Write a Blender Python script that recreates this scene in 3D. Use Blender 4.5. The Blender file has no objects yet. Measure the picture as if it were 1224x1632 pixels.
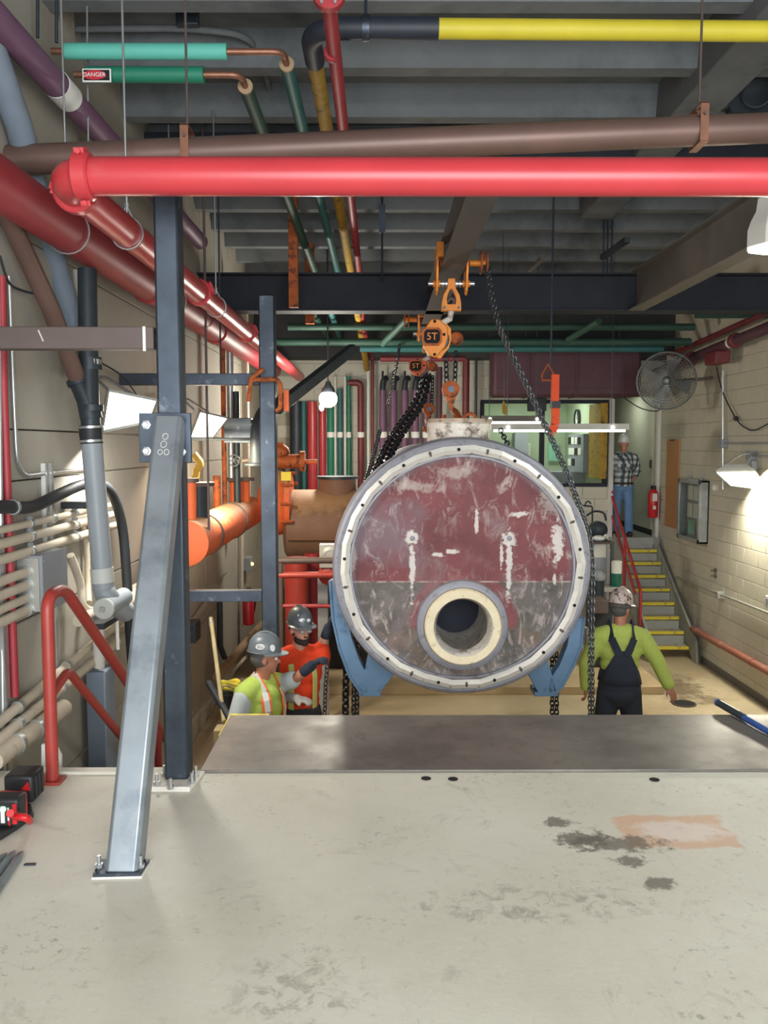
import bpy, bmesh, math, random
from mathutils import Vector as V, Matrix, Euler
random.seed(7)
D = bpy.data; SC = bpy.context.scene; COL = SC.collection
PI = math.pi
# ---------------------------------------------------------------- camera, light, exposure
F = 1370.0
cam = D.cameras.new('camera'); cam.sensor_fit = 'AUTO'; cam.sensor_width = 36; cam.lens = F/1632*36
cam.clip_start = .05; cam.clip_end = 100
CAM = D.objects.new('camera', cam); COL.objects.link(CAM)
CAM.location = (0, 0, 1.6)
CAM.rotation_euler = (math.radians(90-4.51), 0, math.radians(-.25))
SC.camera = CAM
SC.view_settings.view_transform = 'Standard'; SC.view_settings.look = 'None'
SC.view_settings.gamma = 1; SC.view_settings.use_curve_mapping = False
SC.view_settings.exposure = 0.35
W = D.worlds.new('world'); SC.world = W; W.use_nodes = True
bg = W.node_tree.nodes['Background']; bg.inputs[0].default_value = (.78, .87, 1, 1); bg.inputs[1].default_value = 1.0
# daylight falling in through the open loading door behind the camera
dl = D.lights.new('door_daylight', 'AREA'); dl.shape = 'RECTANGLE'; dl.size = 5.4; dl.size_y = 3.4
dl.energy = 500; dl.color = (.93, .965, 1)
DL = D.objects.new('door_daylight', dl); COL.objects.link(DL)
DL.location = (.9, -2.9, 1.75); DL.rotation_euler = (math.radians(90), 0, 0)

# ---------------------------------------------------------------- pixel helpers (1224x1632 frame)
R3 = Euler(CAM.rotation_euler).to_matrix()
def ray(px, py): return R3 @ V(((px-612)/F, (816-py)/F, -1))
CO = V((0, 0, 1.6))
def atY(px, py, y): d = ray(px, py); return CO + d*(y/d.y)
def atX(px, py, x): d = ray(px, py); return CO + d*(x/d.x)
def atZ(px, py, z): d = ray(px, py); return CO + d*((z-1.6)/d.z)

# ---------------------------------------------------------------- materials
def lin(c):
    return tuple(((v/255)/12.92 if v/255 <= .04045 else ((v/255+.055)/1.055)**2.4) for v in c) + (1,)
MATS = {}
class NT:
    def __init__(s, name):
        s.m = D.materials.new(name); s.m.use_nodes = True; s.t = s.m.node_tree; s.n = s.t.nodes
        s.b = s.n['Principled BSDF']; MATS[name] = s.m
        s.co = s.n.new('ShaderNodeTexCoord').outputs['Object']
    def link(s, a, b): s.t.links.new(a, b)
    def pos(s): s.co = s.n.new('ShaderNodeNewGeometry').outputs['Position']; return s
    def noise(s, sc, det=4, rough=.6, co=None, dist=0):
        n = s.n.new('ShaderNodeTexNoise'); n.inputs['Scale'].default_value = sc; n.inputs['Detail'].default_value = det
        n.inputs['Roughness'].default_value = rough; n.inputs['Distortion'].default_value = dist
        s.link(co or s.co, n.inputs['Vector']); return n.outputs['Fac']
    def ramp(s, f, a, b, va=0, vb=1):
        n = s.n.new('ShaderNodeMapRange'); n.inputs[1].default_value = a; n.inputs[2].default_value = b
        n.inputs[3].default_value = va; n.inputs[4].default_value = vb; s.link(f, n.inputs[0]); return n.outputs[0]
    def mix(s, f, a, b, mode='MIX'):
        n = s.n.new('ShaderNodeMix'); n.data_type = 'RGBA'; n.blend_type = mode
        for k, v in ((0, f), (6, a), (7, b)):
            if hasattr(v, 'links'): s.link(v, n.inputs[k])
            else: n.inputs[k].default_value = v
        return n.outputs[2]
    def math(s, op, a, b=0, c=0):
        n = s.n.new('ShaderNodeMath'); n.operation = op
        for k, v in enumerate((a, b, c)):
            if hasattr(v, 'links'): s.link(v, n.inputs[k])
            else: n.inputs[k].default_value = v
        return n.outputs[0]
    def vm(s, op, a, b=(0, 0, 0)):
        n = s.n.new('ShaderNodeVectorMath'); n.operation = op
        for k, v in enumerate((a, b)):
            if hasattr(v, 'links'): s.link(v, n.inputs[k])
            else: n.inputs[k].default_value = v
        return n.outputs['Value'] if op in ('LENGTH', 'DISTANCE', 'DOT_PRODUCT') else n.outputs[0]
    def sep(s, co=None):
        n = s.n.new('ShaderNodeSeparateXYZ'); s.link(co or s.co, n.inputs[0]); return n.outputs
    def bump(s, h, st=.3, d=.01):
        n = s.n.new('ShaderNodeBump'); n.inputs['Strength'].default_value = st; n.inputs['Distance'].default_value = d
        s.link(h, n.inputs['Height']); s.link(n.outputs[0], s.b.inputs['Normal'])
    def col(s, c):
        if hasattr(c, 'links'): s.link(c, s.b.inputs['Base Color'])
        else: s.b.inputs['Base Color'].default_value = c
    def rm(s, r, m=0): s.b.inputs['Roughness'].default_value = r; s.b.inputs['Metallic'].default_value = m; return s
def sc(c, k): return tuple(min(1, v*k) for v in c[:3]) + (1,)
def M(name, c, r=.6, m=0, var=.14, scale=7, bump=0, wear=None, wsc=9, wlo=.55, whi=.7):
    s = NT(name); c = lin(c); n = s.noise(scale, 5)
    o = s.mix(s.ramp(n, .3, .7), sc(c, 1-var), sc(c, 1+var))
    if wear: o = s.mix(s.ramp(s.noise(wsc, 6, .65), wlo, whi), o, lin(wear))
    s.col(o); s.rm(r, m)
    if bump: s.bump(s.noise(scale*6, 4), bump)
    return s.m
def EM(name, c, st):
    s = NT(name); s.col((.8, .8, .8, 1)); s.b.inputs['Emission Color'].default_value = lin(c); s.b.inputs['Emission Strength'].default_value = st
    return s.m

# ---------------------------------------------------------------- mesh helpers
class MB:
    def __init__(s): s.v = []; s.f = []
    def add(s, vs, fs):
        k = len(s.v); s.v += [V(p) for p in vs]; s.f += [tuple(i+k for i in f) for f in fs]; return s
    def box(s, a, b, rot=None, piv=None):
        x0, y0, z0 = [min(p, q) for p, q in zip(a, b)]; x1, y1, z1 = [max(p, q) for p, q in zip(a, b)]
        vs = [V(p) for p in ((x0,y0,z0),(x1,y0,z0),(x1,y1,z0),(x0,y1,z0),(x0,y0,z1),(x1,y0,z1),(x1,y1,z1),(x0,y1,z1))]
        if rot is not None:
            c = V(piv) if piv is not None else V(((x0+x1)/2, (y0+y1)/2, (z0+z1)/2)); m = Euler(rot).to_matrix()
            vs = [c + m @ (p-c) for p in vs]
        return s.add(vs, [(0,3,2,1),(4,5,6,7),(0,1,5,4),(1,2,6,5),(2,3,7,6),(3,0,4,7)])
    def bar(s, p, q, w, h, up=(0, 0, 1)):          # rectangular bar from p to q
        p = V(p); q = V(q); d = (q-p).normalized(); u = V(up); sx = d.cross(u).normalized(); u = sx.cross(d)
        vs = []
        for c in (p, q):
            for a, b in ((-1,-1),(1,-1),(1,1),(-1,1)): vs.append(c + sx*(a*w/2) + u*(b*h/2))
        return s.add(vs, [(0,1,2,3),(7,6,5,4),(0,4,5,1),(1,5,6,2),(2,6,7,3),(3,7,4,0)])
    def ibeam(s, p, q, w, h, t=.014):              # I-section, p and q on the middle of the section
        z = V((0, 0, 1))
        s.bar(p+z*(h/2-t/2), q+z*(h/2-t/2), w, t); s.bar(p-z*(h/2-t/2), q-z*(h/2-t/2), w, t); s.bar(p, q, t, h-2*t+.001); return s
    def tube(s, pts, r, n=14, cap=True, closed=False):
        pts = [V(p) for p in pts]; m = len(pts); rr = r if isinstance(r, (list, tuple)) else [r]*m
        up = None; vs = []; fs = []
        for i, p in enumerate(pts):
            if closed: t = (pts[(i+1) % m]-pts[i-1]).normalized()
            else: t = (pts[min(i+1, m-1)]-pts[max(i-1, 0)]).normalized()
            if up is None:
                up = V((0, 0, 1)) if abs(t.z) < .9 else V((0, 1, 0))
            x = t.cross(up).normalized(); up = x.cross(t).normalized()
            for k in range(n):
                a = 2*PI*k/n; vs.append(p + (x*math.cos(a)+up*math.sin(a))*rr[i])
        for i in range(m if closed else m-1):
            for k in range(n):
                a = i*n+k; b = i*n+(k+1) % n; c = ((i+1) % m)*n
                fs.append((a, b, c+(k+1) % n, c+k))
        if cap and not closed:
            fs.append(tuple(range(n))[::-1]); fs.append(tuple(range((m-1)*n, m*n)))
        return s.add(vs, fs)
    def cyl(s, p, q, r, r2=None, n=16): return s.tube([p, q], [r, r if r2 is None else r2], n)
    def ring(s, c, axis, r0, r1, h, n=32):         # annulus with thickness h along axis
        c = V(c); a = V(axis).normalized(); prof = [(r0, -h/2), (r1, -h/2), (r1, h/2), (r0, h/2)]
        return s.lathe(c, a, prof, n, True)
    def lathe(s, c, axis, prof, n=24, loop=False, caps=True):  # prof: (radius, distance along axis)
        c = V(c); a = V(axis).normalized(); u = V((0, 0, 1)) if abs(a.z) < .9 else V((1, 0, 0))
        x = a.cross(u).normalized(); y = a.cross(x); vs = []; fs = []; m = len(prof)
        for (r, h) in prof:
            for k in range(n):
                t = 2*PI*k/n; vs.append(c + a*h + (x*math.cos(t)+y*math.sin(t))*max(r, .0003))
        for i in range(m if loop else m-1):
            for k in range(n):
                j = (i+1) % m; fs.append((i*n+k, j*n+k, j*n+(k+1) % n, i*n+(k+1) % n))
        if not loop and caps:
            fs.append(tuple(range(n))); fs.append(tuple(range((m-1)*n, m*n))[::-1])
        return s.add(vs, fs)
    def sph(s, c, r, n=14, rot=None):
        r = r if isinstance(r, (tuple, list)) else (r, r, r); vs = []; fs = []; h = n//2; m = Euler(rot).to_matrix() if rot else None
        for i in range(h+1):
            for k in range(n):
                a = PI*i/h; b = 2*PI*k/n; q = V((r[0]*math.sin(a)*math.cos(b), r[1]*math.sin(a)*math.sin(b), r[2]*math.cos(a)))
                if i in (0, h): q += V((math.cos(b)*.0005, math.sin(b)*.0005, 0))
                vs.append(V(c) + (m @ q if m else q))
        for i in range(h):
            for k in range(n): fs.append((i*n+k, (i+1)*n+k, (i+1)*n+(k+1) % n, i*n+(k+1) % n))
        fs.append(tuple(range(n))); fs.append(tuple(range(h*n, h*n+n))[::-1])
        return s.add(vs, fs)
    def prism(s, poly, ext):                       # planar polygon extruded by vector
        n = len(poly); e = V(ext); vs = [V(p) for p in poly]; vs += [p+e for p in vs]
        fs = [tuple(range(n))[::-1], tuple(range(n, 2*n))] + [(i, (i+1) % n, n+(i+1) % n, n+i) for i in range(n)]
        return s.add(vs, fs)
    def loopprism(s, outer, inner, ext):           # plate with a hole: same number of points in both rings
        n = len(outer); e = V(ext); vs = [V(p) for p in outer]+[V(p) for p in inner]; vs += [p+e for p in vs]; fs = []
        for i in range(n):
            j = (i+1) % n
            fs += [(i, n+i, n+j, j), (2*n+i, 2*n+j, 3*n+j, 3*n+i), (i, j, 2*n+j, 2*n+i), (n+i, 3*n+i, 3*n+j, n+j)]
        return s.add(vs, fs)
    def xf(s, f): s.v = [f(p) for p in s.v]; return s
WL = {}
def fillet(pts, r, n=6):
    pts = [V(p) for p in pts]; out = [pts[0]]
    for i in range(1, len(pts)-1):
        a, b, c = pts[i-1], pts[i], pts[i+1]; u = (a-b); w = (c-b); k = min(r, u.length*.49, w.length*.49)
        p = b+u.normalized()*k; q = b+w.normalized()*k
        for j in range(n+1):
            t = j/n; out.append(p*(1-t)**2 + b*2*t*(1-t) + q*t*t)
    out.append(pts[-1]); return out
def obj(name, mb, mat, parent=None, bev=0, label=None, cat=None, group=None, kind=None, flat=False):
    me = D.meshes.new(name)
    xs = [p.x for p in mb.v]; ys = [p.y for p in mb.v]; zs = [p.z for p in mb.v]
    c = V(((min(xs)+max(xs))/2, (min(ys)+max(ys))/2, min(zs)))
    me.from_pydata([tuple(p-c) for p in mb.v], [], mb.f); me.validate()
    bm = bmesh.new(); bm.from_mesh(me); bmesh.ops.recalc_face_normals(bm, faces=bm.faces); bm.to_mesh(me); bm.free()
    if not flat:
        for p in me.polygons: p.use_smooth = True
        me.set_sharp_from_angle(angle=math.radians(38))
    me.materials.append(MATS[mat] if isinstance(mat, str) else mat)
    o = D.objects.new(name, me); COL.objects.link(o)
    WL[o] = c; o.location = c
    if parent: o.parent = parent; o.location = c-WL[parent]
    if bev:
        b = o.modifiers.new('bevel', 'BEVEL'); b.width = bev; b.segments = 2; b.limit_method = 'ANGLE'
    tag(o, label, cat, group, kind); return o
def tag(o, label=None, cat=None, group=None, kind=None):
    for k, v in (('label', label), ('category', cat), ('group', group), ('kind', kind)):
        if v: o[k] = v
    return o
def thing(name, loc, label, cat, group=None, kind=None):
    o = D.objects.new(name, None); COL.objects.link(o); o.empty_display_size = .1
    o.location = V(loc); WL[o] = V(loc); return tag(o, label, cat, group, kind)
def struct(name, mb, mat, parent=None, bev=0): return obj(name, mb, mat, parent, bev, kind=None if parent else 'structure')
def copyto(o, off, parent):
    c = o.copy(); COL.objects.link(c); w = WL[o]+V(off); WL[c] = w; c.parent = parent
    c.location = w-WL[parent] if parent else w; return c
def text(name, s, size, mat, o, ux, uy, parent=None, ext=.0015, align='CENTER'):
    cu = D.curves.new(name, 'FONT'); cu.body = s; cu.size = size; cu.extrude = ext; cu.align_x = align; cu.align_y = 'CENTER'
    t = D.objects.new(name+'_tmp', cu); COL.objects.link(t)
    dg = bpy.context.evaluated_depsgraph_get(); me = D.meshes.new_from_object(t.evaluated_get(dg)); D.objects.remove(t)
    ux = V(ux).normalized(); uy = V(uy).normalized(); n = ux.cross(uy); mb = MB()
    mb.v = [V(o)+ux*q.co.x+uy*q.co.y+n*q.co.z for q in me.vertices]; mb.f = [tuple(p.vertices) for p in me.polygons]
    D.meshes.remove(me)
    return obj(name, mb, mat, parent, flat=True)
def chain_mb(pts, L=.05, r=.006, w=.018, n=10, k=5, mb=None):
    mb = mb or MB(); pts = [V(p) for p in pts]; seg = []; acc = 0
    tot = sum((pts[i+1]-pts[i]).length for i in range(len(pts)-1)); pitch = L*.72; N = max(1, int(tot/pitch)); step = tot/N
    def at(s):
        for i in range(len(pts)-1):
            l = (pts[i+1]-pts[i]).length
            if s <= l or i == len(pts)-2: return pts[i].lerp(pts[i+1], min(1, s/max(l, 1e-6))), (pts[i+1]-pts[i]).normalized()
            s -= l
    for j in range(N):
        c, d = at((j+.5)*step); h = V((0, 0, 1)) if abs(d.z) < .8 else V((1, 0, 0)); x = d.cross(h).normalized(); y = x.cross(d)
        sdir = (x+y).normalized() if j % 2 else (x-y).normalized(); path = []
        for q in range(n):
            a = 2*PI*q/n; cx = math.cos(a); path.append(c + d*(math.copysign(L/2-w, cx)+w*cx if abs(cx) > 1e-6 else 0) + sdir*(w*math.sin(a)))
        mb.tube(path, r, k, closed=True)
    return mb
# ================================================================ materials
M('steel_dark', (70, 78, 88), .45, .75, .25, 5, wear=(120, 126, 132), wlo=.6, whi=.75)
M('steel_raw', (138, 146, 152), .36, .45, .14, 4, wear=(100, 108, 118), wsc=3, wlo=.5, whi=.7)
M('steel_brown', (92, 80, 76), .6, .3, .15, 3)
M('beam_black', (40, 43, 52), .7, .2, .2, 3)
M('beam_mono', (84, 80, 78), .7, .1, .12, 3)
M('rust_pipe', (150, 94, 78), .5, 0, .12, 6, wear=(176, 140, 120))
M('beam_grey', (108, 104, 98), .7, .1, .12, 3)
M('red_pipe', (186, 58, 64), .32, 0, .06, 3, wear=(186, 84, 84), wsc=2, wlo=.64, whi=.82)
M('red_dark', (156, 48, 56), .52, 0, .12, 3)
M('red_rail', (160, 58, 50), .42, 0, .1, 5)
M('maroon', (112, 44, 48), .5, 0, .15, 4)
M('purple', (116, 80, 108), .55, 0, .12, 4)
M('purple_dark', (88, 52, 66), .6, 0, .12, 4)
M('teal', (96, 186, 168), .6, 0, .06, 5)
M('teal_shaded', (44, 100, 100), .55, 0, .1, 5)  # teal toned down in the colour for the dim bay
M('green', (36, 122, 96), .55, 0, .1, 5)
M('green_shaded', (40, 74, 62), .6, 0, .15, 4)  # green darkened in the colour where less light reaches
M('yellow', (204, 188, 52), .55, 0, .06, 4)
M('yellow_dull', (168, 134, 46), .7, 0, .2, 14, wear=(92, 78, 50), wlo=.55, whi=.65)
M('black_tape', (38, 44, 54), .55, 0, .2, 6)
M('copper', (148, 104, 84), .45, .6, .2, 8)
M('brown_pipe', (112, 88, 80), .45, .3, .15, 2)
M('pvc', (150, 158, 164), .45, 0, .06, 3)
M('pvc_light', (196, 200, 194), .5, 0, .05, 3)
M('bluegrey', (122, 134, 148), .6, 0, .1, 4)
M('rubber', (36, 40, 44), .55, 0, .2, 6)
M('iron_black', (50, 58, 64), .5, .3, .2, 5)
M('beige_pipe', (196, 184, 164), .6, 0, .1, 5, wear=(150, 136, 116), wlo=.62, whi=.75)
M('conduit', (176, 176, 168), .4, .5, .1, 6)
M('galv', (186, 190, 190), .35, .8, .12, 9)
M('box_grey', (142, 146, 152), .55, 0, .06, 3)
M('white_paint', (216, 214, 206), .6, 0, .05, 3)
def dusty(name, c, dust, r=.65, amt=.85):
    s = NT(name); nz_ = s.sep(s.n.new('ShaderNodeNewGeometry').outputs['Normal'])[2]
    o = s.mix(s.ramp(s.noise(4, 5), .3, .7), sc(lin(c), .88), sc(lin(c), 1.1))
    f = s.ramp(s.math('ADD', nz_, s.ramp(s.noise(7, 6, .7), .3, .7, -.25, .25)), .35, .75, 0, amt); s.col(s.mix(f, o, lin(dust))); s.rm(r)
dusty('orange_pipe', (222, 104, 54), (190, 150, 108)); dusty('tank_brown', (128, 96, 76), (176, 142, 104))  # tan dust on tops; on the tank it also paints in the lit top
M('orange_steel', (222, 134, 40), .5, .1, .15, 10, wear=(110, 70, 38), wlo=.62, whi=.72)
M('orange_rust', (176, 92, 44), .7, .2, .25, 12, wear=(90, 52, 36), wlo=.5, whi=.62)
M('strap_orange', (232, 88, 48), .8, 0, .06, 8)
M('chain', (54, 56, 60), .5, .7, .2, 10)
M('chain_light', (92, 95, 97), .45, .7, .2, 10)
M('saddle_blue', (98, 130, 160), .5, 0, .1, 5, wear=(70, 96, 130))
M('rim_grey', (138, 138, 146), .6, .2, .1, 5, wear=(104, 102, 106), wsc=14)
M('ring_white', (224, 220, 212), .45, .35, .06, 9, wear=(150, 138, 124), wsc=16, wlo=.6, whi=.72)
M('hole_dark', (26, 24, 26), .9)
M('cream_ring', (222, 208, 176), .6, 0, .08, 14, wear=(146, 126, 100), wsc=20, wlo=.6, whi=.72)
M('refractory', (204, 198, 190), .9, 0, .16, 9, .5, wear=(120, 104, 92), wsc=12)
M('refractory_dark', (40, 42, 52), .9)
M('nozzle', (176, 158, 138), .6, .2, .2, 8, wear=(74, 52, 44), wsc=8, wlo=.5, whi=.62)
M('nozzle_white', (214, 206, 194), .6, 0, .1, 8, wear=(96, 76, 66), wsc=6, wlo=.5, whi=.62)
M('skin', (196, 140, 116), .55, 0, .05, 12)
M('skin_tan', (168, 112, 88), .55, 0, .05, 12)
M('hair_dark', (44, 34, 30), .8, 0, .2, 40)
M('hair_grey', (82, 78, 74), .8, 0, .2, 40)
M('hat_grey', (92, 98, 102), .4, 0, .06, 6)
M('hat_white', (226, 226, 222), .4, 0, .03, 6)
M('hat_patched', (184, 166, 160), .45, 0, .1, 6, wear=(88, 64, 66), wsc=26, wlo=.52, whi=.58)
M('shirt_orange', (228, 66, 26), .85, 0, .08, 9, .2)
M('hivis', (208, 212, 124), .7, 0, .05, 9)
M('vest_green', (166, 186, 84), .8, 0, .08, 8, .2)
M('tape_silver', (214, 214, 210), .35, .3, .06, 12)
M('tape_orange', (226, 112, 50), .8)
M('shirt_grey', (182, 190, 188), .85, 0, .06, 7, .2)
M('shirt_lime', (170, 184, 88), .85, 0, .1, 7, .2)
M('overall_navy', (40, 46, 60), .85, 0, .15, 7, .2)
M('trouser_dark', (58, 56, 58), .85, 0, .12, 8, .2)
M('denim', (104, 138, 178), .85, 0, .12, 14, .2)
M('glove_black', (36, 42, 54), .8, 0, .1, 12)
M('glove_pale', (176, 172, 166), .85, 0, .1, 14)
M('boot', (58, 44, 36), .7)
M('sticker_white', (232, 232, 228), .5)
M('ink_black', (22, 22, 24), .6)
M('sign_red', (196, 46, 58), .5)
M('wood_brown', (176, 128, 82), .6, 0, .08, 4)
M('rope_wood', (168, 150, 110), .7)
M('yellow_paint', (226, 206, 60), .6, 0, .12, 10, wear=(170, 150, 80))
M('tool_red', (206, 34, 40), .4)
M('tool_black', (36, 38, 40), .5)
M('blue_pole', (44, 82, 148), .4)
M('ext_red', (196, 40, 46), .35)
M('glasses', (150, 140, 136), .15)
M('paper', (226, 226, 214), .8, 0, .03)
M('paper_green', (150, 206, 178), .8)
M('bottle_green', (40, 110, 88), .4)
M('grout', (226, 222, 212), .9, 0, .06, 20, .4)
M('ladder_tread', (176, 172, 160), .7, 0, .1, 8, wear=(132, 126, 116))
M('stair_grey', (162, 162, 154), .6, 0, .08, 5)
M('fan_grey', (112, 114, 114), .4, .6, .1, 8)
M('duct_maroon', (82, 48, 58), .6, 0, .12, 2, wear=(86, 60, 66), wsc=2)
M('rag_tan', (168, 142, 112), .9, 0, .15, 8, .3)
M('chalk', (206, 206, 196), .9)
M('concrete_dark', (112, 116, 118), .9, 0, .14, 2.2, .3, wear=(80, 86, 88), wsc=1.2, wlo=.5, whi=.7)
M('wall_cream', (168, 163, 151), .75, 0, .05, 2, .12, wear=(146, 138, 122), wsc=1.1, wlo=.56, whi=.8)
M('wall_block', (194, 188, 170), .7, 0, .04, 3, .2)
M('mortar', (176, 170, 152), .9)
M('wall_far', (206, 202, 186), .7, 0, .05, 3, .15)
M('room_green', (182, 194, 166), .7, 0, .03)
M('pad_tan', (186, 164, 128), .6, 0, .1, 1.5, 0, wear=(206, 186, 146), wsc=1.0)
M('shade_fill', (62, 64, 66), .9, 0, .15, 2)  # dark tone of the added box that stands for unlit depth
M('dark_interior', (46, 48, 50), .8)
EM('lamp_glow', (255, 250, 235), 12)
EM('lamp_glow_warm', (255, 238, 205), 22)
EM('tube_glow', (240, 250, 245), 3.5)
EM('led_green', (80, 255, 130), 2)
EM('led_yellow', (255, 210, 90), 5)
gl = NT('pane_glass'); gl.rm(.03); gl.b.inputs['Transmission Weight'].default_value = 1; gl.b.inputs['IOR'].default_value = 1.1; gl.col((.93, .97, .95, 1))

# near concrete floor: smooth pale slab, cloudy, with oil stain and rust square
s = NT('floor_concrete').pos()
o = s.mix(s.ramp(s.noise(.8, 5), .32, .68), lin((202, 197, 180)), lin((224, 221, 208)))
o = s.mix(s.ramp(s.noise(3.2, 6, .7), .52, .78, 0, .55), o, lin((186, 178, 158)))
o = s.mix(s.ramp(s.noise(9, 6, .75, dist=1.5), .62, .72, 0, .55), o, lin((150, 146, 134)))
def blot(c, rx, ry, edge, nsc, namp, brk=0):
    q = s.vm('SUBTRACT', s.co, (c.x, c.y, 0)); q = s.vm('MULTIPLY', q, (1/rx, 1/ry, 0)); l = s.vm('LENGTH', q)
    n = s.ramp(s.noise(nsc, 6, .7), .25, .75, -namp, namp); r_ = s.ramp(s.math('ADD', l, n), 1-edge, 1+edge, 1, 0)
    return s.math('MULTIPLY', r_, s.ramp(s.noise(brk, 5, .75, dist=.8), .48, .58)) if brk else r_
rc = atZ(1075, 1325, 0); ax = s.vm('ABSOLUTE', s.vm('SUBTRACT', s.co, (rc.x, rc.y, 0))); x_ = s.sep(ax)
sq = s.math('MAXIMUM', s.math('MULTIPLY', x_[0], 1/.235), s.math('MULTIPLY', x_[1], 1/.15))
sq = s.ramp(s.math('ADD', sq, s.ramp(s.noise(9, 4), .3, .7, -.12, .12)), .9, 1.02, 1, 0)
o = s.mix(s.math('MULTIPLY', sq, .75), o, lin((214, 168, 134)))
o = s.mix(s.math('MULTIPLY', blot(atZ(1085, 1325, 0), .17, .09, .25, 11, .5), .8), o, lin((226, 214, 204)))
for (px, py, rx, ry) in ((985, 1345, .17, .06), (925, 1338, .1, .07), (1050, 1408, .055, .05), (890, 1310, .06, .04), (1005, 1372, .06, .04)):
    o = s.mix(s.math('MULTIPLY', blot(atZ(px, py, 0), rx, ry, .25, 17, 1.0), .8), o, lin((98, 88, 78)))
o = s.mix(s.math('MULTIPLY', blot(atZ(860, 1440, 0), .34, .1, .5, 12, 1.1, 13), .55), o, lin((128, 122, 112)))
o = s.mix(s.math('MULTIPLY', blot(atZ(470, 1580, 0), .16, .16, .4, 10, 1.0, 14), .5), o, lin((140, 136, 120)))
for (px, py) in ((190, 1402), (280, 1262)):
    o = s.mix(s.math('MULTIPLY', blot(atZ(px, py, 0), .22, .16, .4, 9, .5), .6), o, lin((224, 220, 206)))
o = s.mix(s.ramp(s.noise(16, 6, .8, dist=.6), .56, .7, 0, .35), o, lin((226, 226, 216)))
o = s.mix(s.ramp(s.noise(2.1, 7, .75, dist=2.2), .57, .68, 0, .5), o, lin((172, 166, 152)))
o = s.mix(s.math('MULTIPLY', s.ramp(s.noise(22, 5, .8), .56, .64), s.ramp(s.noise(1.4, 4), .5, .62, 0, .6)), o, lin((124, 118, 106)))
s.col(o); s.rm(.42); s.link(s.ramp(s.noise(2.5, 5), .3, .7, .46, .7), s.b.inputs['Roughness']); s.bump(s.noise(40, 5), .08)

s = NT('floor_lower').pos()
o = s.mix(s.ramp(s.noise(1.2, 5), .3, .7), lin((176, 160, 128)), lin((200, 184, 152)))
o = s.mix(s.ramp(s.noise(.9, 6, .6), .52, .7, 0, .7), o, lin((158, 130, 96)))
for (px, py, rx, ry, ca) in ((1080, 1098, .3, .45, .8), (1060, 1082, .35, .3, .5), (1130, 1115, .16, .2, .5)):
    o = s.mix(s.math('MULTIPLY', blot(atZ(px, py, -1.65), rx, ry, .4, 6, .9), ca), o, lin((96, 78, 60)))
s.col(o); s.rm(.6)
s = NT('plate_steel').pos()
o = s.mix(s.ramp(s.noise(1.8, 5), .35, .65), lin((134, 128, 120)), lin((106, 100, 96)))
o = s.mix(s.ramp(s.noise(5, 6, .7, dist=2), .55, .72, 0, .6), o, lin((78, 74, 74)))
s.col(o); s.rm(.34, .45); s.link(s.ramp(s.noise(4, 5), .3, .7, .34, .54), s.b.inputs['Roughness'])

# vessel face: maroon paint over bare grey lower half, scuffed
VY = 6.5; VC = atY(737, 905, VY); VR = .977
def vpt(px, py, y=None): return atY(px, py, VY if y is None else y)
s = NT('vessel_face').pos(); xyz = s.sep()
zl = vpt(737, 928).z
n1 = s.noise(3, 6, .7)
paint = s.mix(s.ramp(s.noise(2.2, 5), .35, .65), lin((94, 40, 44)), lin((124, 60, 63)))
bare = s.mix(s.ramp(s.noise(4, 6, .7), .35, .68), lin((66, 61, 57)), lin((104, 97, 90)))
up = s.ramp(xyz[2], zl-.004, zl+.004)
pc = vpt(737, 995); pd = s.vm('LENGTH', s.vm('MULTIPLY', s.vm('SUBTRACT', s.co, tuple(pc)), (1, 0, 1)))
pd = s.math('ADD', pd, s.ramp(s.noise(7, 4), .3, .7, -.02, .02))
halo = s.math('MULTIPLY', s.ramp(pd, .40, .43, 1, 0), s.ramp(xyz[2], pc.z-.06, pc.z-.02))
up = s.math('MAXIMUM', up, halo)
o = s.mix(up, bare, paint)
rs = s.ramp(s.noise(3.5, 6, .7), .5, .7, 0, .7); rs = s.math('MULTIPLY', rs, s.ramp(xyz[2], VC.z-.55, VC.z-.35, 1, 0)); o = s.mix(rs, o, lin((136, 104, 78)))
o = s.mix(s.ramp(s.noise(2.6, 7, .68, dist=.8), .54, .72, 0, .6), o, lin((134, 118, 120)))
o = s.mix(s.ramp(s.noise(30, 4, .7), .66, .72, 0, .5), o, lin((60, 44, 44)))
st = s.vm('MULTIPLY', s.co, (1.6, 1, .8)); scf = s.ramp(s.noise(5.5, 8, .72, co=st, dist=1.2), .53, .64, 0, .8)
rd = s.vm('LENGTH', s.vm('MULTIPLY', s.vm('SUBTRACT', s.co, tuple(VC)), (1, 0, 1)))
o = s.mix(s.math('MULTIPLY', scf, s.ramp(rd, .3, .8, .25, 1)), o, lin((186, 172, 166)))
o = s.mix(s.math('MULTIPLY', s.ramp(rd, .80, .87), s.ramp(s.noise(6, 5), .35, .6, .2, .8)), o, lin((130, 126, 132)))
gq = s.vm('LENGTH', s.vm('MULTIPLY', s.vm('SUBTRACT', s.co, tuple(vpt(605, 850))), (1/.32, 0, 1/.26)))
o = s.mix(s.ramp(s.math('ADD', gq, s.ramp(n1, .3, .7, -.5, .5)), .5, 1.2, .55, 0), o, lin((112, 106, 114)))
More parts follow.
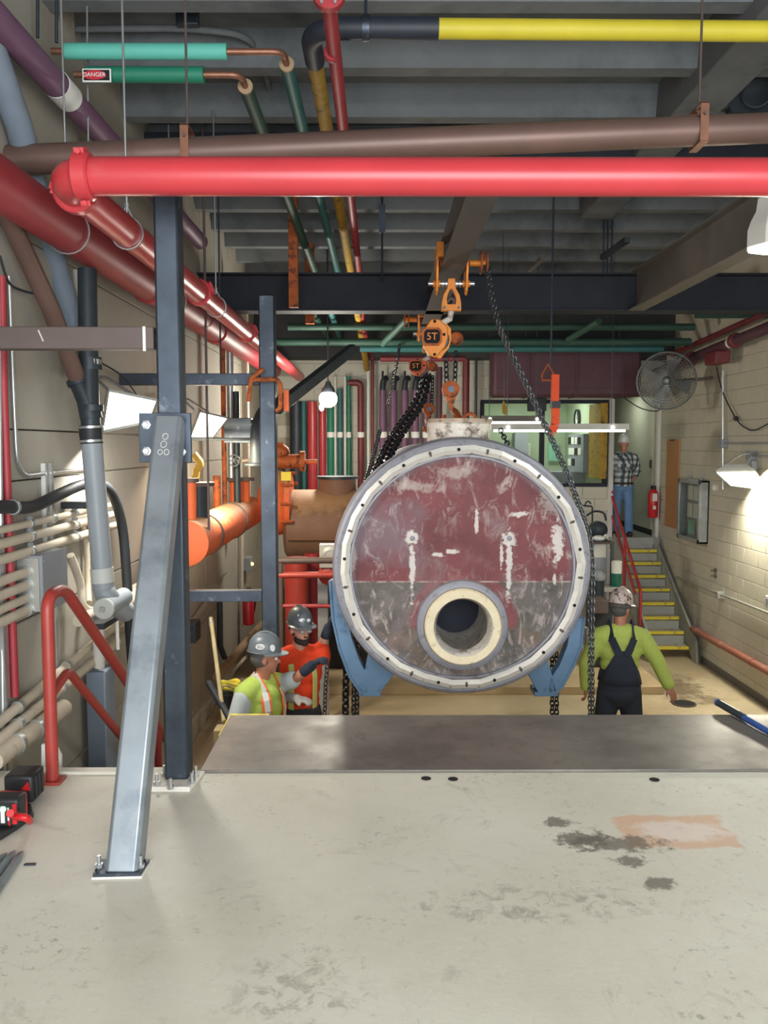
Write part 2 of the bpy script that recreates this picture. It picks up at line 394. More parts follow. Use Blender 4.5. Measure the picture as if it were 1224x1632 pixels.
for (px, py, w, h) in ((657, 858, .05, .06), (657, 905, .022, .24), (812, 860, .06, .06), (812, 905, .026, .26), (800, 885, .018, .1), (830, 820, .07, .022), (760, 830, .016, .09), (700, 885, .045, .02), (720, 880, .05, .018), (890, 865, .05, .16), (885, 925, .02, .04), (640, 940, .0, .0)):
    if not w: continue
    q = s.vm('LENGTH', s.vm('MULTIPLY', s.vm('SUBTRACT', s.co, tuple(vpt(px, py))), (1/w, 0, 1/h)))
    o = s.mix(s.ramp(s.math('ADD', q, s.ramp(s.noise(22, 5, .7), .3, .7, -.6, .6)), .7, 1.05, .85, 0), o, lin((206, 200, 194)))
seam = s.math('MULTIPLY', s.ramp(s.math('ABSOLUTE', s.math('SUBTRACT', xyz[2], zl)), .003, .008, 1, 0), s.ramp(s.noise(9, 4), .4, .6, 0, .8))
o = s.mix(seam, o, lin((176, 160, 150)))
for (px, py, w, h) in ((720, 752, .2, .05), (655, 775, .16, .05), (880, 800, .1, .16), (560, 880, .05, .25), (930, 1010, .1, .2), (600, 1040, .2, .05), (860, 1050, .16, .06)):
    q = s.vm('LENGTH', s.vm('MULTIPLY', s.vm('SUBTRACT', s.co, tuple(vpt(px, py))), (1/w, 0, 1/h)))
    o = s.mix(s.ramp(s.math('ADD', q, s.ramp(s.noise(9, 7, .78), .3, .7, -1.0, 1.0)), .4, 1.0, .6, 0), o, lin((178, 168, 160)))
s.col(o); s.rm(.62, .0); s.bump(s.noise(12, 5), .15)

# checked shirt
s = NT('plaid'); c3 = s.sep()
def band(x, f, lo): return s.ramp(s.math('SINE', s.math('MULTIPLY', x, f)), lo, lo+.15)
bx_ = band(s.math('ADD', c3[0], c3[1]), 62, 0); bz_ = band(c3[2], 62, 0)
o = s.mix(bx_, lin((206, 210, 210)), lin((84, 98, 104)))
o = s.mix(s.math('MULTIPLY', bz_, .65), o, lin((40, 50, 58)))
s.col(o); s.rm(.85)
# ================================================================ setting
XL, XR, YF, ZL, ZC = -2.05, 4.8, 14.8, -1.65, 4.44
PE = 4.97          # far edge of the upper slab
LE = -.88          # left edge of the slab tongue that carries the steel plate
m = MB().box((XL, -3.2, -.35), (LE, 4.12, 0)).box((LE, -3.2, -.35), (XR, PE, 0))
struct('floor', m, 'floor_concrete')
m = MB().box((LE, PE-.25, ZL), (XR, PE-.02, -.35)).box((LE, 4.0, ZL), (LE+.2, PE-.1, -.35)).box((XL, 3.9, ZL), (LE, 4.1, -.35))
struct('wall_pit', m, 'concrete_dark')
struct('floor_lower', MB().box((XL, 4, ZL-.15), (XR, YF+.2, ZL)), 'floor_lower')
struct('floor_pad', MB().box((-1.2, 10.95, ZL), (3.7, YF-.05, ZL+.11)), 'pad_tan', bev=.01)
# left wall: backing plus cast panels separated by recessed joints
wl = struct('wall_left', MB().box((XL-.25, -3.2, ZL-.15), (XL-.02, YF+.2, ZC+.2)), 'mortar')
zr = [ZL, -.45, .62, 1.40, 1.68, 2.75, 3.8, ZC]
yr = [-3.2, -1, 1.4, 3.6, 5.85, 7.9, 10.0, 12.2, YF]
for i in range(len(zr)-1):
    for j in range(len(yr)-1):
        a = .007; out = .06 if yr[j+1] <= 5.85 else 0
        obj('panel', MB().box((XL-.05, yr[j]+a*.5, zr[i]+a*.5), (XL+out, yr[j+1]-a*.5, zr[i+1]-a*.5)), 'wall_cream', wl, bev=.006)
# right wall: painted blocks
wr = struct('wall_right', MB().box((XR+.01, -3.2, ZL-.15), (XR+.25, YF+.2, ZC+.2)), 'mortar')
struct('wall_right_near', MB().box((XR, -3.2, ZL), (XR+.01, 10.4, ZC)), 'wall_block')
bw, bh, g = .42, .21, .006
first = None
for r in range(int((3.6-ZL)/bh)):
    y = 10.4 - (bw/2 if r % 2 else 0); z = ZL+r*bh
    while y < YF-.02:
        y0 = max(y, 10.4); y1 = min(y+bw, YF)
        if y1-y0 > .05:
            full = abs(y1-y0-bw) < .001
            if full and first: copyto(first, (0, y0-first_y, z-first_z), wr)
            else:
                o = obj('block', MB().box((XR-.0, y0+g/2, z+g/2), (XR+.05, y1-g/2, z+bh-g/2)), 'wall_block', wr, bev=.004)
                if full: first, first_y, first_z = o, y0, z
        y += bw
obj('block_top', MB().box((XR, 10.4, ZL+int((3.6-ZL)/bh)*bh), (XR+.05, YF, ZC)), 'wall_block', wr)
# far wall with control-room window and corridor doorway
WX0, WX1 = atY(768, 700, YF).x, atY(966, 700, YF).x; WZ0, WZ1 = atY(800, 771, YF).z, atY(800, 642, YF).z
DX0, DX1 = atY(974, 800, YF).x, atY(1046, 800, YF).x; DZ1 = atY(1000, 632, YF).z
wf = struct('wall_far', MB().box((XL-.2, YF+.03, ZL-.15), (WX0, YF+.2, ZC+.2)).box((WX0, YF+.03, ZL-.15), (WX1, YF+.2, WZ0)).box((WX0, YF+.03, WZ1), (WX1, YF+.2, ZC+.2))
    .box((WX1, YF+.03, ZL-.15), (DX0, YF+.2, ZC+.2)).box((DX0, YF+.03, DZ1), (DX1, YF+.2, ZC+.2)).box((DX0, YF+.03, ZL-.15), (DX1, YF+.2, -.02)).box((DX1, YF+.03, ZL-.15), (XR+.2, YF+.2, ZC+.2)), 'mortar')
holes = [(WX0-.03, WX1+.03, WZ0-.03, WZ1+.03), (DX0-.03, DX1+.03, -5, DZ1)]
r = 0; z = ZL+bh*9; cnt = 0
while z < 3.9:
    x = -1.55 - (bw/2 if r % 2 else 0)
    while x < XR:
        segs = [(x, min(x+bw, XR))]
        for (a, b, c, d) in holes:
            if z+bh > c and z < d:
                segs = [q for p, t in segs for q in ((p, min(t, a)), (max(p, b), t)) if q[1]-q[0] > .04]
        for p, t in segs:
            obj('block', MB().box((p+g/2, YF, z+g/2), (t-g/2, YF+.05, z+bh-g/2)), 'wall_far', wf); cnt += 1
        x += bw
    z += bh; r += 1
obj('wall_footing', MB().box((XL, YF, ZL), (DX0-.03, YF+.04, ZL+bh*9-.01)).box((DX0-.03, YF, ZL), (XR, YF+.04, -.03)), 'wall_far', wf)
# wall behind the camera with the open loading door
struct('wall_back', MB().box((XL-.2, -3.4, -.4), (-1.9, -3.2, ZC)).box((3.8, -3.4, -.4), (XR+.2, -3.2, ZC)).box((-1.9, -3.4, 3.55), (3.8, -3.2, ZC)), 'wall_far')
# ceiling: slab on cast ribs
ce = struct('ceiling', MB().box((XL-.2, -3.3, ZC), (XR+.2, YF+.2, ZC+.2)), 'concrete_dark')
y = 5.35-.9*9; first = None
while y < YF:
    if first: copyto(first, (0, y-fy, 0), ce)
    else:
        first = obj('rib', MB().prism([(XL, y-.13, ZC+.02), (XL, y-.07, 4.2), (XL, y+.07, 4.2), (XL, y+.13, ZC+.02)], (XR-XL, 0, 0)), 'concrete_dark', ce); fy = y
    y += .9
obj('girder', MB().box((2.2, -3, 4.08), (2.55, 9.7, ZC)), 'concrete_dark', ce, bev=.01)
struct('wall_shade_fill', MB().box((XL, 14.15, 3.02), (XR, 14.78, ZC)), 'shade_fill')  # added dark box in place of the darkness under the far ceiling
# ---- control room and corridor behind the far wall
B = YF+.2
struct('wall_control_room', MB().box((WX0-.4, B+3, -.2), (DX0-.1, B+3.1, 2.8)).box((WX0-.5, B, -.2), (WX0-.4, B+3.1, 2.8)).box((DX0-.12, B, -.2), (DX0-.02, B+4, 2.8)).box((WX0-.5, B, 2.75), (DX0, B+3.1, 2.85)), 'room_green')
struct('floor_control_room', MB().box((WX0-.5, B, -.2), (DX0, B+3.1, 0)), 'stair_grey')
struct('wall_corridor', MB().box((DX1+.0, B, -.2), (DX1+.12, B+5, 2.8)).box((DX0-.02, B+4, -.2), (DX1+.1, B+4.1, 2.8)).box((DX0-.02, B, 2.62), (DX1+.1, B+4.1, 2.8)), 'wall_far')
struct('floor_corridor', MB().box((DX0-.02, YF-.02, -.2), (DX1+.1, B+4.1, 0)), 'stair_grey')
struct('baseboard_corridor', MB().box((DX1-.015, B, 0), (DX1, B+4, .1)), 'rubber')
struct('door_1', MB().box((DX0+.02, B+3.9, 0), (DX0+.6, B+3.98, 2.05)), 'dark_interior')
w = struct('window_1', MB().box((WX0-.03, YF-.03, WZ1-.01), (WX1+.03, YF+.1, WZ1+.05)).box((WX0-.03, YF-.03, WZ0-.05), (WX1+.03, YF+.1, WZ0+.01)), 'beam_black')
xm = atY(864, 700, YF).x
for a in (WX0, xm, WX1): obj('window_mullion', MB().box((a-.035, YF-.03, WZ0), (a+.035, YF+.1, WZ1)), 'beam_black', w)
for a, b in ((WX0, xm), (xm, WX1)): obj('pane', MB().box((a+.03, YF+.03, WZ0), (b-.03, YF+.04, WZ1)), 'pane_glass', w)
struct('trim_1', MB().box((DX0-.06, YF-.03, 0), (DX0+.02, YF+.03, DZ1)), 'white_paint')
struct('trim_2', MB().box((DX1-.02, YF-.05, 0), (DX1+.07, YF+.03, DZ1)), 'white_paint')
def ceil_panel(name, c, sx, sy, e, label, cat='light'):
    t = thing(name, c, label, cat)
    obj('housing', MB().box((c[0]-sx/2-.03, c[1]-sy/2-.03, c[2]), (c[0]+sx/2+.03, c[1]+sy/2+.03, c[2]+.05)), 'white_paint', t)
    obj('diffuser', MB().box((c[0]-sx/2, c[1]-sy/2, c[2]-.015), (c[0]+sx/2, c[1]+sy/2, c[2]-.001)), 'tube_glow', t)
    l = D.lights.new('panel_light', 'AREA'); l.shape = 'RECTANGLE'; l.size = sx; l.size_y = sy; l.energy = e; l.color = (.93, 1, .86)
    lo = D.objects.new('panel_light', l); COL.objects.link(lo); lo.parent = t; lo.location = (0, 0, -.03)
ceil_panel('ceiling_light', V(((WX0+WX1)/2, B+1.4, 2.68)), 1.2, .6, 24, 'bright ceiling panel light inside the control room')
ceil_panel('ceiling_light', V((DX0+.28, B+.9, 2.56)), .35, .35, 3, 'small square ceiling light inside the corridor doorway')
# things seen through the control-room window
def inroom(px0, px1, py0, py1, y, d, name, mat, label, cat):
    a = atY(px0, py1, y); b = atY(px1, py0, y)
    return obj(name, MB().box((a.x, y, a.z), (b.x, y+d, b.z)), mat, label=label, cat=cat, bev=.004)
SW = DX0-.12
c = atX(920, 668, SW-.03); t = thing('wall_clock', c, 'round white wall clock seen through the control room window', 'clock')
obj('clock_face', MB().lathe(c, (-1, 0, 0), [(.17, -.03), (.17, .0)], 24), 'paper', t); obj('clock_rim', MB().ring(c, (1, 0, 0), .165, .19, .06, 24), 'rubber', t)
obj('clock_hand', MB().box((c.x-.01, c.y-.006, c.z), (c.x-.002, c.y+.006, c.z+.12)), 'rubber', t)
obj('clock_hand', MB().box((c.x-.01, c.y-.09, c.z-.006), (c.x-.002, c.y, c.z+.006)), 'rubber', t)
def onside(px0, px1, py0, py1, d, name, mat, label, cat):
    a = atX(px0, py1, SW-d); b = atX(px1, py0, SW-d); pm_ = atX((px0+px1)/2, py1, SW-d); pt_ = atX((px0+px1)/2, py0, SW-d)
    return obj(name, MB().box((SW-d, a.y, pm_.z), (SW, b.y, pt_.z)), mat, label=label, cat=cat, bev=.004)
onside(937, 958, 644, 762, .12, 'tall_cabinet', 'yellow_dull', 'tan tall cabinet at the right inside the control room', 'cabinet')
p = onside(905, 930, 692, 752, .2, 'control_cabinet', 'box_grey', 'grey control cabinet with white cards behind the window glass', 'cabinet')
for k in range(10):
    q = atX(908+5*(k % 4)+random.random()*2, 697+17*(k//4), SW-.2)
    obj('card', MB().box((SW-.21, q.y-.12, q.z-.13), (SW-.2, q.y+.12, q.z)), 'paper' if k % 3 else 'hole_dark', p)
y = B+2.9
inroom(828, 846, 706, 733, y, .04, 'wall_notice', 'paper', 'framed paper notice left of the window post in the control room', 'notice')
inroom(874, 890, 705, 735, y, .04, 'wall_notice', 'paper_green', 'framed pale green notice right of the window post', 'notice')
inroom(820, 842, 690, 775, y-.5, .4, 'filing_cabinet', 'box_grey', 'grey filing cabinet standing behind the left window pane', 'cabinet')
inroom(826, 950, 752, 775, B+1.2, .7, 'desk', 'box_grey', 'long grey desk behind the control room window', 'desk')

# ---- steel bridge plate over the slab edge
a = atZ(313, 1228, .012); b = atZ(365, 1142, .012)
obj('steel_plate', MB().box((LE-.0, a.y, .001), (4.2, b.y+.02, .014)), 'plate_steel', bev=.003, label='wide brown-grey steel plate lying across the edge of the concrete floor', cat='plate')
obj('painted_nosing', MB().box((LE-.012, 4.62, -.1), (LE-.001, PE+.005, .002)).box((LE-.012, PE+.001, -.1), (-.66, PE+.03, .004)), 'yellow_paint', label='yellow painted nosing under the far left corner of the steel plate', cat='trim')
# anchor holes in the near floor: small recessed sleeves
for i, (px, py) in enumerate(((679, 1241), (722, 1242), (1043, 1243))):
    c = atZ(px, py, 0)
    obj('anchor_hole', MB().lathe(c, (0, 0, 1), [(.024, .001), (.024, .003), (.016, .003), (.012, .0005)], 16), 'hole_dark',
        label=('left dark anchor hole of the pair by the plate edge', 'right dark anchor hole of the pair by the plate edge', 'lone dark anchor hole by the plate right of centre')[i], cat='hole')
c = atZ(1090, 1122, ZL); d = thing('floor_drain', c, 'round dark floor drain in the lower floor near the lime-shirted worker', 'drain')
obj('drain_cover', MB().lathe(c, (0, 0, 1), [(.13, 0), (.13, .008), (.11, .01), (.0, .01)], 24), 'hole_dark', d)
obj('drain_rim', MB().ring(c+V((0, 0, .006)), (0, 0, 1), .13, .15, .012, 24), 'steel_brown', d)
# ================================================================ overhead steel
ZB = 3.09; MX = .618
def V3(*a): return V(a)
m = MB().ibeam(V3(MX, 5.12, ZB+.115), V3(MX, 14.6, ZB+.115), .2, .23, .016)
obj('monorail_beam', m, 'beam_mono', label='grey steel monorail beam carrying the orange hoist trolleys', cat='beam')
m = MB().ibeam(V3(XL, 9.9, 3.3), V3(XR, 9.9, 3.3), .26, .42, .018)
obj('cross_beam', m, 'beam_black', label='deep dark steel beam crossing the whole hall under the ceiling', cat='beam')
m = MB().ibeam(V3(2.87, 2.2, 3.3), V3(2.87, 9.76, 3.3), .17, .42, .016)
obj('side_beam', m, 'beam_grey', label='grey steel beam running back on the right to the cross beam', cat='beam')
m = MB().box((XL, 7.7, 4.03), (XR, 7.95, 4.3))
obj('ceiling_girder', m, 'beam_black', label='dark girder directly under the ceiling ribs, half hidden by pipes', cat='beam')
# ================================================================ overhead pipes
def pipe(name, pts, r, mat, label, fr=.12, n=16, kids=None, cat='pipe', group=None):
    path = fillet(pts, fr)
    o = obj(name, MB().tube(path, r, n), mat, label=label, cat=cat, group=group)
    return o
def collar(par, p, ax, r, w, mat, name='coupling', n=20):
    ax = V(ax).normalized(); return obj(name, MB().lathe(V(p)-ax*w/2, ax, [(r*.9, 0), (r, w*.12), (r, w*.88), (r*.9, w)], n), mat, par)
# front red pipe with grooved elbow, then running back along the left
YR = 3.6; e = atY(95, 281, YR); rr = .076
rp = pipe('red_pipe', [V3(3.6, YR, e.z), V3(e.x, YR, e.z), V3(e.x-.02, 14.3, e.z+.02)], rr, 'red_pipe', 'thick glossy red pipe across the top that elbows back on the left', .16, 24)
for p, ax in ((V3(e.x+.1, YR, e.z), (1, 0, 0)), (V3(e.x-.005, YR+.21, e.z), (0, 1, 0)), (V3(e.x-.01, 6.35, e.z+.01), (0, 1, 0)), (V3(e.x-.01, 8.6, e.z+.01), (0, 1, 0))):
    c = collar(rp, p, ax, rr+.02, .07, 'red_pipe')
    axv = V(ax)
    for s_ in (1, -1):
        u = V((0, -.35, .94)) if ax[0] else V((.94, 0, s_*.34)); q = p+u.normalized()*(rr+.022)*s_
        w_ = axv.cross(u).normalized()
        obj('bolt_lug', MB().bar(q-w_*.03, q+w_*.03, .04, .024, up=u).cyl(q-w_*.045, q+w_*.045, .011, n=8), 'red_pipe', c)
def loop_hanger(name, c, r, ztop, label, ax='Y'):
    t = thing(name, V3(c.x, c.y, c.z-r), label, 'hanger'); pts = []
    for k in range(19):
        a = -PI*1.5+PI*.12 + (2*PI-.24*PI)*k/18
        pts.append(V3(c.x+r*math.cos(a), c.y, c.z+r*math.sin(a)) if ax == 'Y' else V3(c.x, c.y+r*math.cos(a), c.z+r*math.sin(a)))
    top = V3(c.x, c.y, c.z+r*1.75)
    obj('loop', MB().tube([top]+pts+[top], .005, 6, closed=False), 'galv', t); obj('rod', MB().cyl(top-V3(0, 0, .05), V3(c.x, c.y, ztop), .006, n=8), 'galv', t)
    obj('nut', MB().lathe(top-V3(0, 0, .01), (0, 0, 1), [(.013, 0), (.013, .02)], 6), 'galv', t)
loop_hanger('pipe_hanger', V3(e.x-.003, 4.55, e.z), rr+.005, 4.22, 'thin silver loop hanger on the front red pipe left of the column')
loop_hanger('pipe_hanger', V3(e.x-.01, 7.0, e.z+.01), rr+.005, 4.22, 'thin silver loop hanger on the inner red pipe behind the column')
bx = -1.74; bz = 2.78
bp = pipe('red_main', [V3(bx, 1.5, bz), V3(bx, 14.2, bz+.02)], .118, 'red_dark', 'fattest dark red pipe running back along the left wall', n=24)
for yy in (6.6, 9.2): collar(bp, V3(bx, yy, bz+.01), (0, 1, 0), .135, .09, 'red_dark')
obj('pipe_tag', MB().box((bx+.085, 7.1, bz-.1), (bx+.1, 7.22, bz-.06)), 'paper', bp)
loop_hanger('pipe_hanger', V3(bx, 4.9, bz), .122, 4.22, 'silver loop hanger on the fattest red pipe, left of the column')
loop_hanger('pipe_hanger', V3(bx, 7.3, bz+.01), .122, 4.22, 'silver loop hanger on the fattest red pipe, right of the column')
# brown pipe behind the red one
a = atY(-40, 258, 4.75); b = atY(1300, 201, 4.75)
br = pipe('brown_pipe', [a, b], .078, 'brown_pipe', 'long brown pipe running level just above the front red pipe', n=20)
for px in (299, 1113):
    c = a.lerp(b, (atY(px, 230, 4.75).x-a.x)/(b.x-a.x)); t = thing('strap_hanger', c-V3(0, 0, .09), 'rusty strap hanger holding the brown pipe at the '+('left' if px < 600 else 'right'), 'hanger')
    pts = [V3(c.x, c.y+.09*math.cos(k*PI/12), c.z-.0+.09*math.sin(k*PI/12)) for k in range(-14, 3)]
    obj('strap', MB().box((c.x-.022, c.y-.085, c.z-.08), (c.x+.022, c.y-.079, c.z+.12)).box((c.x-.022, c.y+.079, c.z-.08), (c.x+.022, c.y+.085, c.z+.12)).box((c.x-.022, c.y-.085, c.z-.085), (c.x+.022, c.y+.085, c.z-.078)).box((c.x-.022, c.y-.085, c.z+.115), (c.x+.022, c.y+.085, c.z+.122)), 'copper', t)
    obj('rod', MB().cyl(c+V3(0, 0, .11), V3(c.x, c.y, 4.44), .007, n=8), 'steel_brown', t); obj('bolt', MB().cyl(c+V3(0, -.1, .06), c+V3(0, .1, .06), .009, n=6), 'steel_brown', t)
# yellow pipe: cross run, taped elbow, then back
zy = 3.94; yy = 5.05; xy = -.4
yp = pipe('yellow_pipe', [V3(.01, yy, zy), V3(3.4, yy, zy-.02)], .055, 'yellow', 'bright yellow pipe across the upper right under the ceiling', n=20)
obj('elbow', MB().tube(fillet([V3(.33, yy, zy), V3(xy, yy, zy), V3(xy, yy+.42, zy)], .3, 8), .061, 18), 'black_tape', yp, label='black taped elbow')
bk = [V3(xy, yy+.38, zy), V3(xy, 11.8, zy), atY(570, 500, 12.1), atY(585, 588, 14.5)]
obj('back_run', MB().tube(fillet(bk, .2), .05, 16), 'yellow_dull', yp, label='dull yellow run going back')
rod = atY(583, 20, yy); t = thing('rod_hanger', V3(rod.x, yy, zy-.07), 'steel clevis hanger at the taped end of the yellow pipe', 'hanger')
obj('clevis', MB().ring(V3(rod.x, yy, zy), (1, 0, 0), .062, .07, .04, 20), 'steel_dark', t); obj('rod', MB().cyl(V3(rod.x, yy, zy+.06), V3(rod.x, yy, 4.44), .009, n=8), 'steel_dark', t)
# red sprinkler line with flange
zs = 3.72; xs = -.262
sp = pipe('sprinkler_pipe', [V3(xs+.03, 3.6, zs+.02), V3(xs+.015, 4.4, zs), V3(xs, 11.9, zs), atY(578, 520, 12.4), atY(592, 570, 14.4)], .038, 'red_dark', 'thin dark red sprinkler pipe with a bolted flange, top centre')
fl = V3(xs+.02, 4.24, zs); q = collar(sp, fl, (0, 1, 0), .078, .06, 'red_dark', 'flange')
for k in range(6):
    a_ = k*PI/3; u = V3(math.cos(a_)*.064, 0, math.sin(a_)*.064); obj('flange_bolt', MB().cyl(fl+u-V3(0, .045, 0), fl+u+V3(0, .045, 0), .008, n=6), 'galv', q)
collar(sp, V3(xs, 4.86, zs), (0, 1, 0), .046, .05, 'red_dark')
# teal and green insulated pipes
def insulated(name, pxl, pxr, py, y, z, xe, r, mat, mat2, label, ye2):
    xl = atY(pxl, py, y).x; xr = atY(pxr, py, y).x
    o = obj(name, MB().tube([V3(xl, y, z), V3(xr, y, z)], r, 18), mat, label=label, cat='pipe')
    obj('copper_elbow', MB().tube(fillet([V3(xl-.08, y, z), V3(xe, y, z), V3(xe, y+.36, z)], .07), r*.42, 12), 'copper', o, label='bare copper pipe and elbow')
    obj('cut_end', MB().ring(V3(xe, y+.17, z), (0, 1, 0), r*.4, r, .02, 20), 'rag_tan', o)
    obj('back_run', MB().tube([V3(xe, y+.18, z), V3(xe, 11.6, z), ye2[0], ye2[1]], r*.95, 16), mat2, o); return o  # back run takes the shaded copy of the front colour
y = 5.2; p = atY(236, 82, y)
insulated('teal_pipe', 104, 362, 82, y, p.z, atY(452, 84, y).x, .045, 'teal', 'teal_shaded', 'pale teal insulated pipe, upper of the two at top left', (atY(528, 500, 12.1), atY(545, 545, 14.4)))
y = 5.3; p = atY(250, 119, y)
gp = insulated('green_pipe', 140, 325, 119, y, p.z, atY(384, 122, y).x, .046, 'green', 'green_shaded', 'green insulated pipe with a DANGER sign, below the teal one', (atY(500, 500, 12.2), atY(530, 548, 14.4)))
# danger sign hung on the green pipe
a = atY(132, 131, 5.23); b = atY(177, 110, 5.23); t = thing('danger_sign', a, 'small white DANGER sign with red oval on the green pipe', 'sign')
obj('board', MB().box((a.x, 5.225, a.z), (b.x, 5.235, b.z)), 'sticker_white', t)
obj('black_field', MB().box((a.x+.008, 5.221, a.z+.008), (b.x-.008, 5.226, b.z-.008)), 'ink_black', t)
cx, cz = (a.x+b.x)/2, (a.z+b.z)/2
obj('red_oval', MB().prism([V3(cx-.012+.068*math.cos(k*PI/14), 5.219, cz+.027*math.sin(k*PI/14)) for k in range(28)], (0, .004, 0)), 'sign_red', t)
text('lettering', 'DANGER', .033, 'sticker_white', V3(cx-.012, 5.2175, cz), (1, 0, 0), (0, 0, 1), t)
# purple pipe top left
pp = pipe('purple_pipe', [V3(-1.82, 3.4, 3.6), V3(-1.8, 8.8, 3.62)], .075, 'purple', 'purple pipe slanting across the top left corner', n=20)
q = atY(123, 170, 5.1)
obj('pipe_label', MB().ring(V3(-1.81, 5.08, 3.607), (0, 1, 0), .0755, .079, .2, 24), 'sticker_white', pp, label='white band with arrow')
# grey conduits on the ceiling, top left
m = MB().tube(fillet([atY(-10, 47, 5.9), atY(300, 45, 5.9), atY(395, 55, 5.95), atY(420, 110, 6.6), atY(445, 200, 8)], .25), .022, 10)
obj('ceiling_conduit', m, 'concrete_dark', label='grey conduit curving along the ceiling above the teal pipe', cat='conduit')
for i, px in enumerate((60, 90)):
    obj('ceiling_rod', MB().cyl(atY(px, -30, 5), atY(px, 60+8*i, 5.0), .01, n=8), 'steel_dark', label=('left', 'right')[i]+' of two dark hanger rods above the purple pipe', cat='rod')
for i, (px, y1) in enumerate(((140, 262), (190, 340))):
    t0 = atY(px, 10, 5.35 if i == 0 else 4.55); 
    if i == 0: obj('hanger_rod', MB().cyl(V3(t0.x, t0.y, 4.5), atY(141, y1, 5.35), .006, n=8), 'galv', label='thin silver hanger rod below the DANGER sign', cat='rod')
m = MB().box(atY(280, 38, 5.8), atY(317, -40, 5.86)); obj('ceiling_bracket', m, 'steel_dark', bev=.006, label='dark steel bracket plate on the ceiling at top centre left', cat='bracket')
# orange hanging strut posts by the crossbeam
a = atY(468, 490, 9.3); obj('orange_strut', MB().box((a.x-.05, 9.27, a.z), (a.x+.05, 9.35, ZC)), 'orange_rust', bev=.004, label='orange steel strut hanging from the ceiling in front of the cross beam', cat='strut')
a = atY(494, 516, 11.6); obj('orange_strut', MB().box((a.x-.06, 11.57, a.z), (a.x+.06, 11.65, ZC)), 'orange_rust', bev=.004, label='orange steel strut stub showing just below the cross beam', cat='strut')
# green transverse pipes behind the cross beam
for i, (yp_, py, r_, mt, x0, x1) in enumerate(((12.3, 521, .05, 'green_shaded', -1.3, 4.44), (12.6, 545, .055, 'green_shaded', -1.9, 4.5), (12.9, 556, .05, 'teal_shaded', -.3, 4.2), (13.4, 572, .045, 'maroon', .0, 1.3))):
    z_ = atY(700, py, yp_).z
    obj('cross_pipe', MB().tube([V3(x0, yp_, z_), V3(x1, yp_, z_)], r_, 14), mt, cat='pipe', label=('highest green pipe running crosswise below the dark cross beam', 'middle dark green pipe running crosswise behind the hoists', 'lowest teal green pipe running crosswise above the maroon duct', 'short maroon pipe running crosswise above the purple cylinders')[i])
obj('diagonal_pipe', MB().tube([atY(610, 548, 12.2), atY(650, 508, 11.2)], .045, 12), 'green_shaded', cat='pipe', label='short green pipe slanting up behind the cross beam near the hoist')
obj('diagonal_pipe', MB().tube([atY(905, 542, 12.4), atY(955, 512, 11.4)], .045, 12), 'green_shaded', cat='pipe', label='short green pipe slanting up behind the cross beam on the right')
# ceiling rods, brackets and hangers at right
for i, px in enumerate((961, 967, 974)):
    a = atY(px, 447, 10.6); obj('ceiling_rod', MB().cyl(a, V3(a.x, a.y, 4.3), .012, n=8), 'steel_dark', cat='rod', label=('left', 'middle', 'right')[i]+' rod of the three dark rods right of the hoists')
obj('unistrut', MB().bar(atY(960, 410, 10.6), atY(1000, 382, 9.6), .06, .06), 'steel_dark', cat='strut', label='dark strut tilted above the three ceiling rods')
obj('ceiling_tube', MB().tube([atY(832, 448, 10.8), atY(865, 410, 10.2)], .03, 10), 'beam_grey', cat='tube', label='short grey tube slanting to the ceiling right of the monorail')
a = atY(609, 450, 9.6); obj('ceiling_rod', MB().cyl(V3(a.x, 9.6, a.z), V3(a.x, 9.6, 4.3), .012, n=8).box((a.x-.035, 9.57, 3.9), (a.x+.035, 9.63, 4.2)), 'steel_dark', cat='rod', label='dark ceiling rod with bracket left of the monorail')
# orange strap hung from a rod
a = atY(878, 600, 9.0); t = thing('strap_hanger', V3(a.x, 9, atY(880, 692, 9).z), 'orange lifting strap hanging from a long rod right of the hoists', 'strap')
obj('rod', MB().cyl(V3(a.x, 9, a.z+.1), V3(a.x, 9, 4.44), .011, n=8), 'steel_dark', t)
tri = [atY(864, 597, 9), atY(873, 580, 9), atY(883, 597, 9), atY(883, 606, 9), atY(864, 606, 9)]
obj('link_bracket', MB().tube(tri, .012, 8, closed=True), 'orange_rust', t)
a = atY(879, 597, 9); b = atY(890, 640, 9); obj('webbing', MB().box((a.x, 8.97, b.z), (b.x, 9.03, a.z)), 'strap_orange', t)
c_ = atY(885, 645, 9); obj('buckle', MB().box((c_.x-.045, 8.95, c_.z-.035), (c_.x+.045, 9.05, c_.z+.035)), 'rubber', t)
m = MB(); pts = [atY(885, 650, 9), atY(885.5, 665, 9), atY(884.5, 677, 9), atY(880, 688, 9), atY(876, 691, 9)]
for i in range(4): m.bar(pts[i], pts[i+1], .022, .085, up=(1, 0, 0))
obj('webbing', m, 'strap_orange', t)

c = atY(1205, 150, 6.9); t = thing('unit_heater', c, 'dark round air mover hung under the ceiling at top right', 'fan')
obj('drum_housing', MB().lathe(c, (-.5, -1, -.1), [(.16, -.3), (.22, -.2), (.24, -.04), (.21, .0), (.2, -.03), (.05, -.06)], 28), 'iron_black', t)
obj('guard_ring', MB().ring(c+V3(0, -.03, 0), (-.5, -1, -.1), .1, .115, .01, 24), 'steel_dark', t)
obj('hanger_bar', MB().cyl(c+V3(.05, .12, .2), V3(c.x+.05, c.y+.12, ZC), .015, n=8), 'steel_dark', t)
obj('mount_plate', MB().box(atY(1150, 170, 6.9), atY(1156, 110, 7.0)), 'steel_dark', t)
